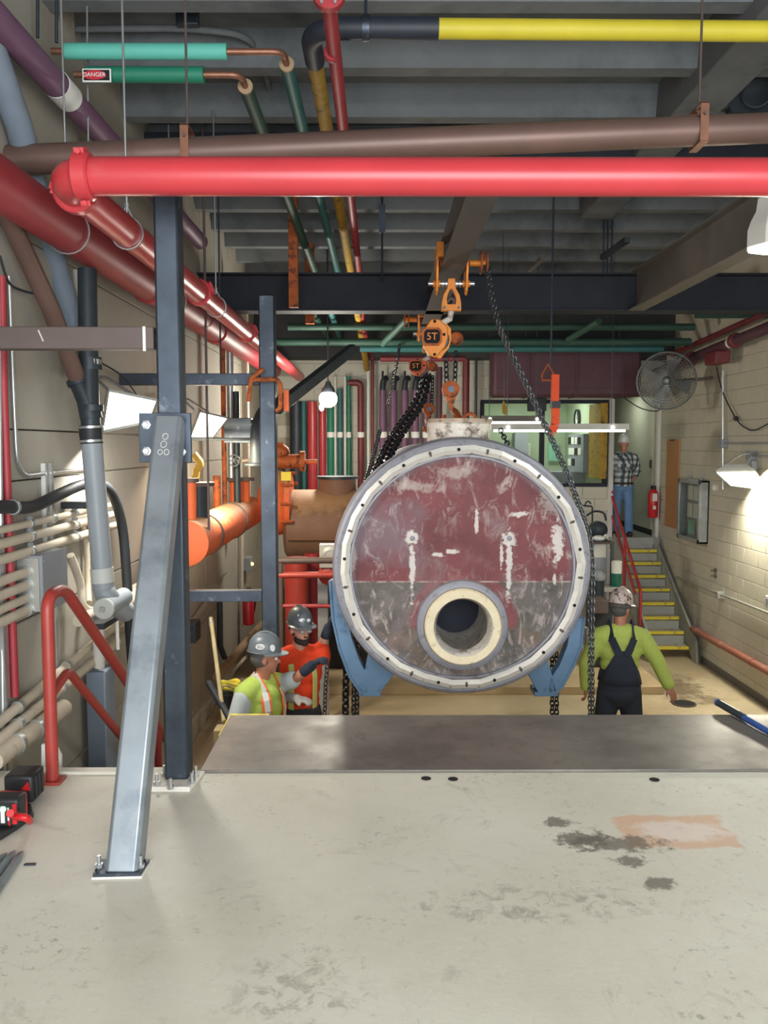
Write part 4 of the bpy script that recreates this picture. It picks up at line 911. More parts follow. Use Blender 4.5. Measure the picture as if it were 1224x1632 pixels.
# blue saddle legs
for s_, tag_ in ((-1, 'left'), (1, 'right')):
    ys = VY+.45; th = .16
    def S(px, py): return atY(px, py, ys)
    if s_ < 0: outl = [(528, 930), (531, 985), (543, 1040), (560, 1085), (578, 1108), (600, 1110), (603, 1098), (622, 1078), (604, 1060)]; inn = [(557, 940), (560, 985), (566, 1025), (577, 1060), (583, 1075), (586, 1075), (590, 1070), (580, 1045), (575, 1030)]
    else: outl = [(925, 1000), (921, 1030), (908, 1065), (893, 1095), (884, 1111), (866, 1112), (856, 1104), (845, 1080), (900, 1020)]; inn = [(916, 1000), (910, 1030), (898, 1060), (885, 1080), (880, 1088), (874, 1088), (872, 1080), (868, 1068), (898, 1015)]
    if s_ < 0:
        arm = [(526, 925), (530, 985), (541, 1035), (557, 1078), (576, 1106), (586, 1104), (586, 1078), (572, 1050), (560, 1015), (553, 975), (549, 930)]
        foot = [(573, 1104), (588, 1040), (628, 1075), (606, 1104)]
        base = [(572, 1103), (607, 1103), (607, 1110), (572, 1110)]
    else:
        arm = [(931, 985), (926, 1030), (914, 1062), (896, 1095), (886, 1104), (874, 1104), (876, 1084), (892, 1060), (904, 1030), (912, 985)]
        foot = [(858, 1104), (842, 1075), (870, 1040), (888, 1104)]
        base = [(852, 1103), (890, 1103), (890, 1110), (852, 1110)]
    lg = obj('saddle_leg', MB().prism([S(*p) for p in foot], (0, th, 0)), 'saddle_blue', vs, bev=.004)
    obj('saddle_arm', MB().prism([S(*p) for p in arm], (0, th*.8, 0)), 'saddle_blue', lg, bev=.004)
    obj('saddle_edge', MB().tube([S(*p)+V3(0, .0, 0) for p in arm[:5]], .012, 8), 'saddle_blue', lg)
    obj('saddle_base', MB().prism([S(*p) for p in base], (0, th*1.4, 0)), 'saddle_blue', lg, bev=.003)

# ================================================================ hoists
def trolley(y, label, right_chain):
    s_ = 1
    t = thing('beam_trolley', V3(MX, y, ZB-.2), label, 'trolley'); h = .128
    for sd in (-1, 1):
        x = MX+sd*h; poly = []
        for (dy, dz) in ((-.13, .0), (-.13, .14), (-.08, .2), (.08, .2), (.13, .14), (.13, 0), (.06, -.17), (.0, -.2), (-.06, -.17)): poly.append(V3(x-.01, y+dy, ZB+dz))
        pl = obj('side_plate', MB().prism(poly, (.02, 0, 0)), 'orange_steel', t, bev=.003)
        for dy in (-.075, .075):
            w_ = V3(x-sd*.02, y+dy, ZB+.055); obj('wheel', MB().lathe(w_, (-sd, 0, 0), [(.05, 0), (.05, .012), (.04, .014), (.038, .035)], 16), 'orange_rust', pl)
        obj('boss', MB().cyl(V3(x-.03, y, ZB-.1), V3(x+.03, y, ZB-.1), .032, n=14), 'orange_steel', pl)
    obj('axle', MB().cyl(V3(MX-.2, y, ZB-.1), V3(MX+.2, y, ZB-.1), .02, n=12), 'galv', t)
    for dx in (-.075, -.045, .045, .075): obj('spacer', MB().ring(V3(MX+dx, y, ZB-.1), (1, 0, 0), .02, .034, .016, 14), 'galv', t)
    obj('bumper', MB().box((MX-h-.012, y-.19, ZB+.09), (MX-h+.05, y-.12, ZB+.22)), 'orange_steel', t, bev=.006)
    wx = MX+(h+.03)*right_chain; 
    obj('geared_shaft', MB().cyl(V3(wx, y+.02, ZB+.08), V3(wx+.14*right_chain, y+.02, ZB+.08), .028, n=12), 'orange_steel', t)
    hw_ = obj('hand_wheel', MB().ring(V3(wx+.1*right_chain, y+.02, ZB+.08), (1, 0, 0), .08, .1, .012, 20), 'orange_rust', t)
    obj('hand_wheel', MB().ring(V3(wx+.15*right_chain, y+.02, ZB+.08), (1, 0, 0), .08, .1, .012, 20), 'orange_rust', t)
    # shield-shaped clevis with opening
    o_ = [(-.03, .04), (.03, .04), (.035, -.04), (.07, -.1), (.085, -.17), (.085, -.235), (-.085, -.235), (-.085, -.17), (-.07, -.1), (-.035, -.04)]
    i_ = [(-.012, -.05), (.012, -.05), (.025, -.08), (.036, -.11), (.04, -.14), (.035, -.18), (-.035, -.18), (-.04, -.14), (-.036, -.11), (-.025, -.08)]
    z = ZB-.1
    cv = obj('clevis', MB().loopprism([V3(MX+a, y-.035, z+b) for a, b in o_], [V3(MX+a, y-.035, z+b) for a, b in i_], (0, .03, 0)), 'orange_steel', t, bev=.003)
    obj('clevis_back', MB().loopprism([V3(MX+a, y+.01, z+b) for a, b in o_], [V3(MX+a, y+.01, z+b) for a, b in i_], (0, .025, 0)), 'orange_steel', t, bev=.003)
    for a in (-.062, .062): obj('clevis_bolt', MB().cyl(V3(MX+a, y-.042, z-.21), V3(MX+a, y+.04, z-.21), .012, n=8), 'steel_dark', cv)
    obj('suspension_hook', MB().tube(smooth_path([V3(MX, y, z-.3), V3(MX, y, z-.2), V3(MX+.03, y, z-.15), V3(MX, y, z-.125), V3(MX-.03, y, z-.15)]), .017, 10), 'steel_brown', t)
    return z-.3
def hoist(y, zt, zb, zhook, label, badge, mat='orange_steel', dx=0):
    t = thing('chain_hoist', V3(MX, y, zhook), label, 'hoist'); c = V3(MX-.02+dx, y, (zt+zb)/2); H = zt-zb
    obj('top_shackle', MB().tube([V3(MX, y, zt+.09), V3(MX-.01, y, zt+.02), V3(c.x-.03, y-.02, zt-.04)], .028, 10), 'nozzle_white', t)
    gx = c.x-.06
    poly = [(-.03, .5), (.04, .5), (.11, .3), (.115, .02), (.09, -.22), (.01, -.5), (-.04, -.46), (-.1, -.2), (-.1, .2)]
    gc = obj('gear_cover', MB().prism([V3(gx+a, y-.12, c.z+b*H) for a, b in poly], (0, .05, 0)), mat, t, bev=.008)
    obj('frame_plate', MB().prism([V3(gx+.05+a*.9, y-.02, c.z+b*H) for a, b in poly], (0, .03, 0)), mat, t, bev=.004)
    obj('body', MB().cyl(V3(gx+.02, y-.1, c.z), V3(gx+.06, y+.12, c.z), .1, n=20), 'steel_dark', t)
    hw_ = obj('hand_wheel_cover', MB().lathe(V3(gx+.2, y+.05, c.z+.02), (.3, 1, 0), [(.045, -.05), (.06, -.03), (.06, .03), (.045, .05)], 18), 'orange_rust', t)
    bd = obj('badge', MB().box((gx-.095, y-.155, c.z-.05), (gx+.045, y-.12, c.z+.075)), 'hole_dark', gc, bev=.012)
    obj('badge_rim', MB().loopprism([V3(gx-.025+a*.085, y-.158, c.z+.012+b*.075) for a, b in ((-1, -.6), (-.7, -1), (.7, -1), (1, -.6), (1, .6), (.7, 1), (-.7, 1), (-1, .6))], [V3(gx-.025+a*.068, y-.158, c.z+.012+b*.058) for a, b in ((-1, -.6), (-.7, -1), (.7, -1), (1, -.6), (1, .6), (.7, 1), (-.7, 1), (-1, .6))], (0, .03, 0)), 'orange_rust', gc)
    if badge: text('badge_text', badge, .085, 'orange_steel', V3(gx-.025, y-.1585, c.z+.01), (1, 0, 0), (0, 0, 1), t)
    for a, b in ((0, .44), (0, -.42), (.08, .1)): obj('cover_bolt', MB().cyl(V3(gx+a, y-.13, c.z+b*H), V3(gx+a, y-.11, c.z+b*H), .013, n=8), 'hole_dark', gc)
    # load chains and bottom block
    for k, ddx in enumerate((-.045, .045)):
        obj('load_chain', chain_mb([V3(MX+ddx, y, c.z-.1), V3(MX+ddx*.8, y, zhook+.22)], .055, .0075, .02), 'chain', t)
    blk = obj('bottom_block', MB().lathe(V3(MX, y-.05, zhook+.16), (0, 1, 0), [(.05, 0), (.075, .015), (.078, .085), (.05, .1)], 18), 'orange_rust', t)
    obj('block_pin', MB().lathe(V3(MX, y-.06, zhook+.16), (0, 1, 0), [(.028, 0), (.028, .03)], 12), 'steel_dark', blk)
    obj('block_cheek', MB().prism([V3(MX+a, y-.035, zhook+b) for a, b in ((-.06, .16), (-.03, .04), (.03, .04), (.06, .16))], (0, .07, 0)), 'orange_rust', blk)
    obj('load_hook', MB().tube(smooth_path([V3(MX, y, zhook+.06), V3(MX+.01, y, zhook), V3(MX+.06, y, zhook-.04), V3(MX+.055, y, zhook-.1), V3(MX, y, zhook-.13), V3(MX-.05, y, zhook-.1), V3(MX-.06, y, zhook-.06)]), [.02]*4+[.022]*22+[.02]*3+[.012]*2 if False else .02, 10), 'orange_rust', t)
h1 = trolley(7.6, 'orange beam trolley nearest the camera on the monorail', 1)
h2 = trolley(11.0, 'orange beam trolley farther back on the monorail', -1)
hoist(7.6, h1-.02, atY(700, 572, 7.6).z, atY(718, 650, 7.6).z, 'yellow-orange chain hoist with 5T badge on the nearer trolley', '5T', dx=-.07)
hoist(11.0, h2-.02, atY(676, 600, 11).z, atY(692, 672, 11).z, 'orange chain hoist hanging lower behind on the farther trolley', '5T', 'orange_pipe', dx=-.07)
# sling lugs on the nozzle
lg = thing('lifting_sling', V3(X0, VY+.6, Z0+1.0), 'orange sling link hooked into the drum top nozzle', 'sling')
pts = smooth_path([V3(MX+.03, 7.6, atY(718, 655, 7.6).z), atY(728, 662, 7.4), atY(738, 676, 7.15), atY(743, 690, 7.05)])
obj('sling_leg', MB().tube(pts, .03, 10), 'orange_rust', lg); obj('end_ring', MB().ring(V3(X0+.1, VY+.5, Z0+1.14), (0, 1, .3), .04, .06, .03, 16), 'orange_rust', lg)
# hand and sling chains
def chain(pts, label, L=.055, r=.007, w=.02, mat='chain', n2=0, group=None):
    m = chain_mb(pts, L, r, w)
    if n2: chain_mb([V(p)+V3(*n2) for p in pts], L, r, w, mb=m)
    return obj('chain', m, mat, label=label, cat='chain')
wx = MX+.29
chain(smooth_path([V3(wx, 7.62, ZB+.08), atY(790, 510, 7.4), atY(826, 590, 7.25), atY(868, 680, 7.1), atY(905, 762, 7.0), atY(936, 850, 6.85)], 4)+[atY(941, 900, 6.8), atY(940, 1000, 6.8), atY(940, 1180, 6.8)], 'long chain from the nearer trolley draping over the right side of the drum', n2=(.03, .03, -.01), mat='chain_light', L=.05, r=.0055, w=.0155)
for i_, (dx_, lb_) in enumerate(((0, 'left'), (12, 'right'))):
    chain(smooth_path([V3(MX-.06+.05*i_, 10.8, atY(682, 598, 10.8).z), atY(662+dx_, 640, 10.2), atY(622+dx_*1.1, 700, 9.0), atY(598+dx_*1.1, 752, 8.0), atY(578+dx_*1.1, 800, 7.4)], 4), lb_+' of the two dark chains slanting left from the rear hoist', L=.1, r=.011, w=.03)
chain([atY(637, 550, 12.6), atY(634, 570, 11.8), atY(627, 610, 11.5), atY(618, 645, 11.5)], 'short light chain hanging before the purple cylinders', L=.06, mat='chain_light')
chain([atY(606, 685, 9.5), atY(590, 745, 8.5), atY(581, 775, 8)], 'short light chain touching the upper left of the drum', L=.05, mat='chain_light')
chain([atY(566, 1010, 7.4), atY(564, 1070, 7.4), atY(563, 1180, 7.4)], 'chain hanging under the left saddle leg, lighter of two', n2=(.03, .02, 0))
chain([atY(552, 1060, 7.6), atY(551, 1100, 7.6), atY(550, 1180, 7.6)], 'thick dark chain hanging left of the left saddle leg', L=.08, r=.012, w=.03)
chain([atY(523, 1045, 8.0), atY(519, 1090, 8.0), atY(516, 1180, 8.0)], 'thin chain hanging right of the orange-shirted worker', mat='steel_brown')
chain([atY(880, 1040, 7.6), atY(880, 1180, 7.6)], 'left chain of the pair hanging below the right saddle leg')
chain([atY(887, 1040, 7.6), atY(887, 1180, 7.6)], 'right chain of the pair hanging below the right saddle leg')
chain([atY(797, 684, 8.2), atY(812, 714, 8.0)], 'short chain behind the drum top by the window', L=.06)
# ================================================================ orange header, valve and brown tank at left
YO = 7.4; oc = atY(296, 866, YO); ro = 36/F*YO
oh = thing('orange_header', V3(oc.x, YO+1.5, oc.z-ro), 'fat orange header pipe with flat end cap running back along the left wall', 'pipe')
ox, oz = oc.x, oc.z
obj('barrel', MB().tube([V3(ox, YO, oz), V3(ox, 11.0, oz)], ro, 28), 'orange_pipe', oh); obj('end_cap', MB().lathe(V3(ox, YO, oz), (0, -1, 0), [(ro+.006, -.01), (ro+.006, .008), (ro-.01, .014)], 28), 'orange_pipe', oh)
for yy in (8.1, 9.6):
    obj('saddle_strap', MB().ring(V3(ox, yy, oz), (0, 1, 0), ro, ro+.012, .05, 28), 'steel_brown', oh)
def spool(y, px, h0, mat, r, label):
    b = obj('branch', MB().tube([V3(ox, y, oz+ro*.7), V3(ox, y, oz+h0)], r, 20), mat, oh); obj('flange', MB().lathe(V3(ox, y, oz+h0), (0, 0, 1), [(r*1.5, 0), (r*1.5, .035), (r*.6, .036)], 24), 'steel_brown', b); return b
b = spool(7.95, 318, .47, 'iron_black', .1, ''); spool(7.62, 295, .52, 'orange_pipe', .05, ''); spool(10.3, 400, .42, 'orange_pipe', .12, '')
obj('rusty_riser', MB().tube([V3(ox-.18, 9.8, oz+.1), V3(ox-.18, 9.8, oz+.5)], .045, 12), 'orange_rust', label='short rusty riser standing behind the orange header', cat='pipe')
c = V3(ox, 7.95, oz+.52); obj('pipe_stub', MB().tube(smooth_path([c+V3(-.05, .1, 0), c+V3(-.03, .1, .1), c+V3(.0, .1, .16), c+V3(-.06, .1, .24)]), .035, 10), 'yellow_dull', label='tan bent stub above the flange on the orange header', cat='pipe')
obj('hanger_rod', MB().cyl(atY(333, 845, 7.6), V3(atY(333, 845, 7.6).x, 7.6, ZC), .011, n=8), 'steel_brown', label='long thin rod dropping to the orange header', cat='rod')
obj('hanger_rod', MB().cyl(atY(352, 600, 8.6), V3(atY(352, 600, 8.6).x, 8.6, ZC), .009, n=8), 'steel_dark', label='thin dark rod behind the second flood lamp', cat='rod')
# valve: orange body, rusty actuator
YT = 11.3; vc = atY(450, 800, YT-.2)
vv = thing('butterfly_valve', atY(450, 852, YT-.2), 'orange valve body between the header and the brown tank', 'valve')
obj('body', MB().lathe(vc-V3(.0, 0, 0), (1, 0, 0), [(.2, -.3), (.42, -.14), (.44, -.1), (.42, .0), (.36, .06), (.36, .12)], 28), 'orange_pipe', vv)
for k in range(10):
    a = k*PI/5; u = V3(0, math.cos(a)*.39, math.sin(a)*.39); obj('bolt', MB().cyl(vc+u+V3(.02, 0, 0), vc+u+V3(.17, 0, 0), .022, n=6), 'orange_rust', vv)
obj('neck', MB().cyl(vc+V3(-.05, 0, .38), vc+V3(-.05, 0, .6), .1, n=14), 'iron_black', vv)
ac = obj('actuator', MB().cyl(atY(418, 737, YT-.3), atY(478, 735, YT-.3), .09, n=16).cyl(atY(478, 735, YT-.3), atY(486, 735, YT-.3), .13, n=16), 'orange_rust', vv)
obj('actuator_stem', MB().cyl(atY(486, 736, YT-.3), atY(506, 736, YT-.3), .03, n=10), 'orange_pipe', ac); obj('actuator_cap', MB().sph(atY(447, 720, YT-.3), (.12, .1, .1), 12).cyl(atY(447, 715, YT-.3), atY(447, 705, YT-.3), .04, n=10), 'orange_rust', ac)
obj('tag_plate', MB().box(atY(448, 766, YT-.72), atY(464, 752, YT-.7)), 'yellow_paint', vv)
a = atY(456, 836, YT); b = atY(620, 836, YT); tr = 56/F*YT
tk = thing('brown_tank', V3((a.x+b.x)/2, YT, a.z-tr), 'large dusty brown horizontal tank left of the boiler drum', 'tank')
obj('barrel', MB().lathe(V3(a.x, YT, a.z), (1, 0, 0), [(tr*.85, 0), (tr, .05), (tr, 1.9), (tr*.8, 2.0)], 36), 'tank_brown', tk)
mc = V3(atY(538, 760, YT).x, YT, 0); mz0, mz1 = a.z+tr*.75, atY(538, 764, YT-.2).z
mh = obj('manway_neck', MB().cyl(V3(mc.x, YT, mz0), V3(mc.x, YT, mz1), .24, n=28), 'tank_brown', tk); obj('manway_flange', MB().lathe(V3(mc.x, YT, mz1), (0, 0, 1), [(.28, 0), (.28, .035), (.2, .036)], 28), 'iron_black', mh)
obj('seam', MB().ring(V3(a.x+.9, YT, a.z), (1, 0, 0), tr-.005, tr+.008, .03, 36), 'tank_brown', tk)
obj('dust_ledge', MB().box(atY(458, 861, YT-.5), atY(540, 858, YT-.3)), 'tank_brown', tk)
# lower tank shadow mass, red standpipes and guard rails
for i, (px, w, y0, mt, lb) in enumerate(((472, .29, 10.2, 'red_rail', 'broad red vertical pipe below the brown tank'), (498, .2, 10.6, 'red_dark', 'narrower dark red vertical pipe below the brown tank'))):
    q = atY(px, 880, y0); obj('standpipe', MB().tube([V3(q.x, y0, ZL+.1), V3(q.x, y0, .25)], w/2, 20), mt, label=lb, cat='pipe')
for i, py in enumerate((894, 917)):
    obj('guard_rail', MB().tube([atY(444, py, 9.4), atY(530, py-1, 9.4)], .035, 12), 'red_rail' if i else 'steel_brown', label=('upper brown', 'lower red')[i]+' guard rail left of the drum below the tank', cat='rail')
obj('guard_rail', MB().tube([atY(444, 966, 9.4), atY(530, 966, 9.4)], .022, 12), 'red_dark', label='thin red rail behind the orange-shirted worker', cat='rail')
obj('rail_post', MB().cyl(atY(447, 890, 9.4), V3(atY(447, 890, 9.4).x, 9.4, ZL), .03, n=10), 'steel_brown', label='brown rail post just right of the rear column', cat='post')
a = atY(446, 1000, 11.9); b = atY(560, 880, 11.9); obj('shadow_mass', MB().box((a.x-.2, 11.85, ZL+.11), (b.x+.3, 12.6, a.z+.6)), 'dark_interior', bev=.02, label='dark block standing in for the shadow under the brown tank behind the workers', cat='machine')  # dark box put in for the shade below the tank
a = atY(515, 960, 9.8); vb = thing('grey_bracket', V3(a.x, 9.8, ZL+.11), 'grey flanged stand beside the left edge of the drum', 'stand')
obj('stand_post', MB().box((a.x-.06, 9.75, ZL+.0), (a.x+.06, 9.87, atY(515, 915, 9.8).z)), 'box_grey', vb, bev=.01); q = atY(526, 885, 9.6); obj('stand_head', MB().lathe(q, (0, -1, 0), [(.1, -.1), (.1, .0), (.06, .01), (.06, -.02)], 16).box((q.x-.12, 9.6, q.z-.14), (q.x+.12, 9.75, q.z+.12)), 'conduit', vb)
obj('red_coupling', MB().lathe(atY(524, 915, 9.7), (0, -1, 0), [(.1, -.15), (.12, -.1), (.12, .05), (.06, .08)], 14), 'red_rail', label='small red coupling beside the left edge of the drum', cat='valve')
# black bell pipe behind the rear column
obj('bell_pipe', MB().cyl(atY(412, 700, 8.6), V3(XL, 8.6, atY(412, 700, 8.6).z), .015, n=8).tube(smooth_path([atY(412, 742, 8.6), atY(412, 700, 8.6), atY(416, 672, 8.7), atY(430, 650, 8.9), atY(452, 640, 9.2), atY(462, 634, 9.6)]), .085, 16).lathe(atY(412, 742, 8.6), (0, 0, 1), [(.14, 0), (.14, .02), (.085, .03)], 18), 'iron_black', label='black bent pipe with bell flange left of the rear column', cat='pipe')
# wall boxes and pipes above the header
w_ = atX(357, 706, -1.75); a = atY(357, 706, 9.2); b = atY(400, 666, 9.2); wb = thing('steel_cabinet', a, 'dark grey steel box on the wall right of the second flood lamp', 'box')
obj('body', MB().box((a.x, 9.2, a.z), (b.x, 9.5, b.z)).box((XL, 9.3, b.z-.1), (a.x+.02, 9.4, b.z-.05)), 'steel_dark', wb, bev=.004)
for k in range(3): obj('hinge', MB().box((b.x, 9.25, a.z+.05+.08*k), (b.x+.02, 9.3, a.z+.09+.08*k)), 'steel_brown', wb)
for i, (px, y, r, mt, z0, z1, lb) in enumerate(((357, 10.2, .03, 'orange_rust', .6, 3.2, 'rusty vertical pipe on the left wall behind the header'), (368, 10.3, .045, 'galv', .6, 3.4, 'galvanised vertical duct pipe on the left wall'), (377, 9.9, .04, 'iron_black', .6, 2.2, 'dark vertical pipe under the grey wall box'), (392, 11.5, .05, 'beige_pipe', .6, 3.6, 'cream vertical pipe on the left wall beyond the box'))):
    x = max(atY(px, 700, y).x, XL+r); obj('wall_riser', MB().tube([V3(x, y, z0), V3(x, y, z1)], r, 12), mt, label=lb, cat='pipe')
hwv = thing('gate_valve', atY(373, 752, 9.7), 'small dark handwheel valve below the grey wall box', 'valve')
obj('hand_wheel', MB().ring(atY(373, 734, 9.7), (0, 1, 0), .055, .07, .02, 20), 'iron_black', hwv); obj('stem', MB().cyl(atY(373, 734, 9.68), atY(373, 734, 9.9), .016, n=8), 'iron_black', hwv)
for k in range(3): c = atY(373, 734, 9.7); a = k*PI/3; obj('spoke', MB().bar(c+V3(.06*math.cos(a), 0, .06*math.sin(a)), c-V3(.06*math.cos(a), 0, .06*math.sin(a)), .012, .012, up=(0, 1, 0)), 'iron_black', hwv)
obj('thin_pipe', MB().tube([atY(378, 735, 9.75), atY(412, 732, 9.9)], .018, 8), 'beige_pipe', label='thin tan pipe between the handwheel valve and the black pipe', cat='pipe')
# left wall beyond the near column, low: boxes, conduits, extinguisher, lumber
XQ = -2.0
q = atX(394, 898, XQ); sb = thing('switch_box', V3(XQ, q.y, q.z-.1), 'small grey switch box with a lit yellow lamp on the left wall', 'box')
obj('body', MB().box((XL, q.y-.12, q.z-.1), (XL+.12, q.y+.12, q.z+.1)), 'box_grey', sb, bev=.006); obj('pilot_lamp', MB().sph(V3(XL+.13, q.y-.05, q.z), .025, 10), 'led_yellow', sb)
obj('wall_conduit', MB().tube([atX(385, 830, XQ), atX(385, 1000, XQ)], .03, 12), 'beige_pipe', label='cream vertical conduit beside the switch box on the left wall', cat='conduit')
obj('wall_conduit', MB().tube(smooth_path([atX(350, 930, XQ), atX(355, 918, XQ), atX(362, 912, XQ)]), .012, 8), 'conduit', label='small hooked conduit left of the switch box', cat='conduit')
obj('wall_conduit', MB().tube(fillet([V3(XQ, 6.2, .25), atX(310, 990, XQ), atX(330, 960, XQ)], .1), .04, 12), 'conduit', label='grey bent conduit low on the wall right of the near column', cat='conduit')
q = atX(396, 965, -1.9); fx = thing('fire_extinguisher', q-V3(0, 0, .25), 'dark red fire extinguisher on the left wall behind the lower strut', 'extinguisher')
obj('cylinder', MB().lathe(q-V3(0, 0, .28), (0, 0, 1), [(.06, 0), (.085, .02), (.085, .4), (.05, .46), (.025, .48)], 18), 'ext_red', fx); obj('valve_head', MB().box((q.x-.03, q.y-.05, q.z+.2), (q.x+.03, q.y+.05, q.z+.26)), 'steel_brown', fx); obj('hose', MB().tube(smooth_path([q+V3(.05, 0, .22), q+V3(.1, 0, .1), q+V3(.08, 0, -.1)]), .012, 8), 'rubber', fx)
for i, (p_, q_, r_, mt, lb) in enumerate((((346, 1078), (425, 985), .055, 'rag_tan', 'tan sloping pipe rising along the left wall behind the vest worker'), ((365, 1075), (425, 1012), .03, 'beige_pipe', 'thin cream sloping pipe below the tan one'), ((300, 1155), (345, 1105), .03, 'conduit', 'grey sloping handrail pipe low on the left wall'))):
    a = atX(*p_, -1.9); b = atX(*q_, -1.9); obj('sloping_pipe', MB().tube([a, b], r_, 12), mt, label=lb, cat='pipe')
a = atX(353, 1040, -1.92); obj('iron_standpipe', MB().tube([atX(350, 960, -1.9), atX(351, 1030, -1.9), atX(358, 1048, -1.88)], .035, 12), 'iron_black', label='black vertical pipe with elbow behind the broom handle', cat='pipe')
a = atY(374, 1022, 8.6); obj('electric_box', MB().box((XL, 8.5, a.z), (XL+.2, 8.75, a.z+.2)), 'steel_dark', bev=.008, label='square dark grey box low on the left wall', cat='box')
bh_ = thing('push_broom', atY(357, 1150, 6.4), 'long wooden broom handle leaning against the left wall', 'broom')
obj('handle', MB().tube([atY(336, 985, 6.9), atY(357, 1150, 6.2)], .017, 10), 'rope_wood', bh_); obj('ferrule', MB().tube([atY(336.5, 990, 6.88), atY(337.5, 998, 6.85)], .021, 10), 'galv', bh_); obj('broom_head', MB().box(atY(340, 1165, 6.1), atY(380, 1180, 6.25)), 'rope_wood', bh_)
obj('black_bar', MB().tube([atY(332, 1088, 6.5), atY(366, 1145, 6.2)], .026, 10), 'rubber', label='short black bar leaning beside the broom handle', cat='bar')
ye = thing('yellow_hose_reel', atY(368, 1105, 6.9), 'coiled yellow hose hung on the left wall near the broom', 'hose')
for k in range(3): c = atY(367, 1088+4*k, 6.95); obj('coil', MB().tube([c+V3(.07*math.cos(j*PI/8), .03*math.sin(j*PI/8), .012*math.sin(j*PI/4)) for j in range(16)], .018, 8, closed=True), 'yellow_paint', ye)
bk = thing('black_bucket', atY(360, 1130, 6.8), 'small black bucket hanging below the yellow hose', 'bucket'); q = atY(362, 1128, 6.8); obj('pail', MB().lathe(q, (0, 0, 1), [(.05, 0), (.065, .12), (.06, .12), (.045, .01)], 16), 'rubber', bk); obj('bail', MB().tube([q+V3(.06*math.cos(j*PI/8), 0, .12+.06*math.sin(j*PI/8)) for j in range(9)], .005, 6), 'galv', bk)
q = atY(378, 1125, 6.75); obj('red_valve', MB().lathe(q, (.2, -1, .3), [(.03, 0), (.055, .02), (.055, .05), (.02, .07)], 12), 'tool_red', label='small red valve knob left of the vest worker', cat='valve')

# ================================================================ risers on the far wall
YP = 14.5
ris = [(472, 20, 'iron_black', 640, 900, 'dark iron riser left of the red risers'), (484, 9, 'teal_shaded', 640, 800, 'dark teal riser hugging the red risers'), (498, 16, 'red_pipe', 640, 900, 'wider bright red riser on the far wall'), (514, 11, 'red_pipe', 650, 900, 'narrower bright red riser on the far wall'),
       (527, 11, 'green', 620, 900, 'widest green riser on the far wall'), (542, 8, 'teal_shaded', 620, 900, 'middle teal-green riser on the far wall'), (556, 6, 'green', 600, 900, 'thinnest green riser on the far wall'), (534.5, 4, 'white_paint', 600, 900, 'white riser between the green risers'), (550, 4, 'white_paint', 600, 900, 'second white riser between the green risers')]
def lab_band(o, x, y, r, py=693): obj('pipe_band', MB().ring(V3(x, y, atY(600, py, y).z), (0, 0, 1), r, r+.008, .09, 16), 'sticker_white', o)
for px, w, mt, y0, y1, lb in ris:
    r = w/2/F*YP; x = atY(px, 700, YP).x; o = obj('riser_pipe', MB().tube([V3(x, YP, -.6), V3(x, YP, atY(px, y0, YP).z)], r, 14), mt, label=lb, cat='pipe')
    if mt in ('green', 'teal_shaded') and px > 500: lab_band(o, x, YP, r)
x = atY(575, 700, YP).x; r = 5/F*YP; z1 = atY(575, 610, YP).z
o = obj('riser_pipe', MB().tube(fillet([V3(x, YP, -.6), V3(x, YP, z1), V3(x-.22, YP, z1)], .08), r, 14), 'maroon', label='maroon riser with an elbow left at its top', cat='pipe'); lab_band(o, x, YP, r)
for px, w, mt, py, lb in ((594, 5, 'maroon', 560, 'thin maroon riser left of the purple cylinders'), (742, 11, 'maroon', 570, 'dark maroon riser right of the hoist chains'), (700, 9, 'purple_dark', 585, 'dark purple riser behind the hoist blocks'), (758, 4, 'iron_black', 560, 'thin black riser left of the window'), (587, 5, 'white_paint', 580, 'white riser left of the purple cylinders')):
    r = w/2/F*YP; x = atY(px, 700, YP).x; obj('riser_pipe', MB().tube([V3(x, YP, -.4), V3(x, YP, atY(px, py, YP).z)], r, 14), mt, label=lb, cat='pipe')
for i, px in enumerate((610, 627, 645, 662, 680)):
    r = 5.8/F*YP; x = atY(px, 700, YP).x; zt = atY(px, 622, YP).z; t = thing('purple_riser', V3(x, YP, -.4), ('leftmost', 'second from left', 'middle', 'second from right', 'rightmost')[i]+' of the five purple vent pipes on the far wall', 'pipe', 'purple vent pipes on the far wall')
    obj('pipe_barrel', MB().tube([V3(x, YP, -.4), V3(x, YP, zt)], r, 16), 'purple', t); obj('gooseneck', MB().tube(smooth_path([V3(x, YP, zt-.02), V3(x, YP, zt+.08), V3(x+.02, YP, zt+.17), V3(x+.06, YP-.05, zt+.2)]), [.06]*15+[.05] if False else .05, 12), 'iron_black', t)
    obj('vent_stem', MB().cyl(V3(x, YP, zt+.12), V3(x, YP, zt+.32), .018, n=8), 'iron_black', t)
    obj('pipe_band', MB().ring(V3(x, YP, atY(600, 693, YP).z), (0, 0, 1), r, r+.01, .1, 16), 'sticker_white', t)
# maroon duct over the window
YDU = 13.6; a = atY(786, 632, YDU); b = atY(1024, 548, YDU); du = thing('maroon_duct', a, 'long maroon air duct above the control room window', 'duct')
obj('duct_body', MB().box((a.x, YDU, a.z), (b.x, YDU+.5, b.z)), 'duct_maroon', du, bev=.05)
for px in (842, 918, 993): x = atY(px, 590, YDU).x; obj('duct_seam', MB().box((x-.012, YDU-.02, a.z-.01), (x+.012, YDU+.5, b.z+.01)), 'duct_maroon', du)
for px in (842, 993): x = atY(px, 590, YDU).x; obj('duct_rod', MB().cyl(V3(x, YDU+.25, b.z-.02), V3(x, YDU+.25, ZC), .012, n=8), 'steel_dark', du)
obj('duct_flange', MB().box((a.x+.05, YDU-.015, a.z+.12), (b.x-.1, YDU+.01, a.z+.15)), 'duct_maroon', du)
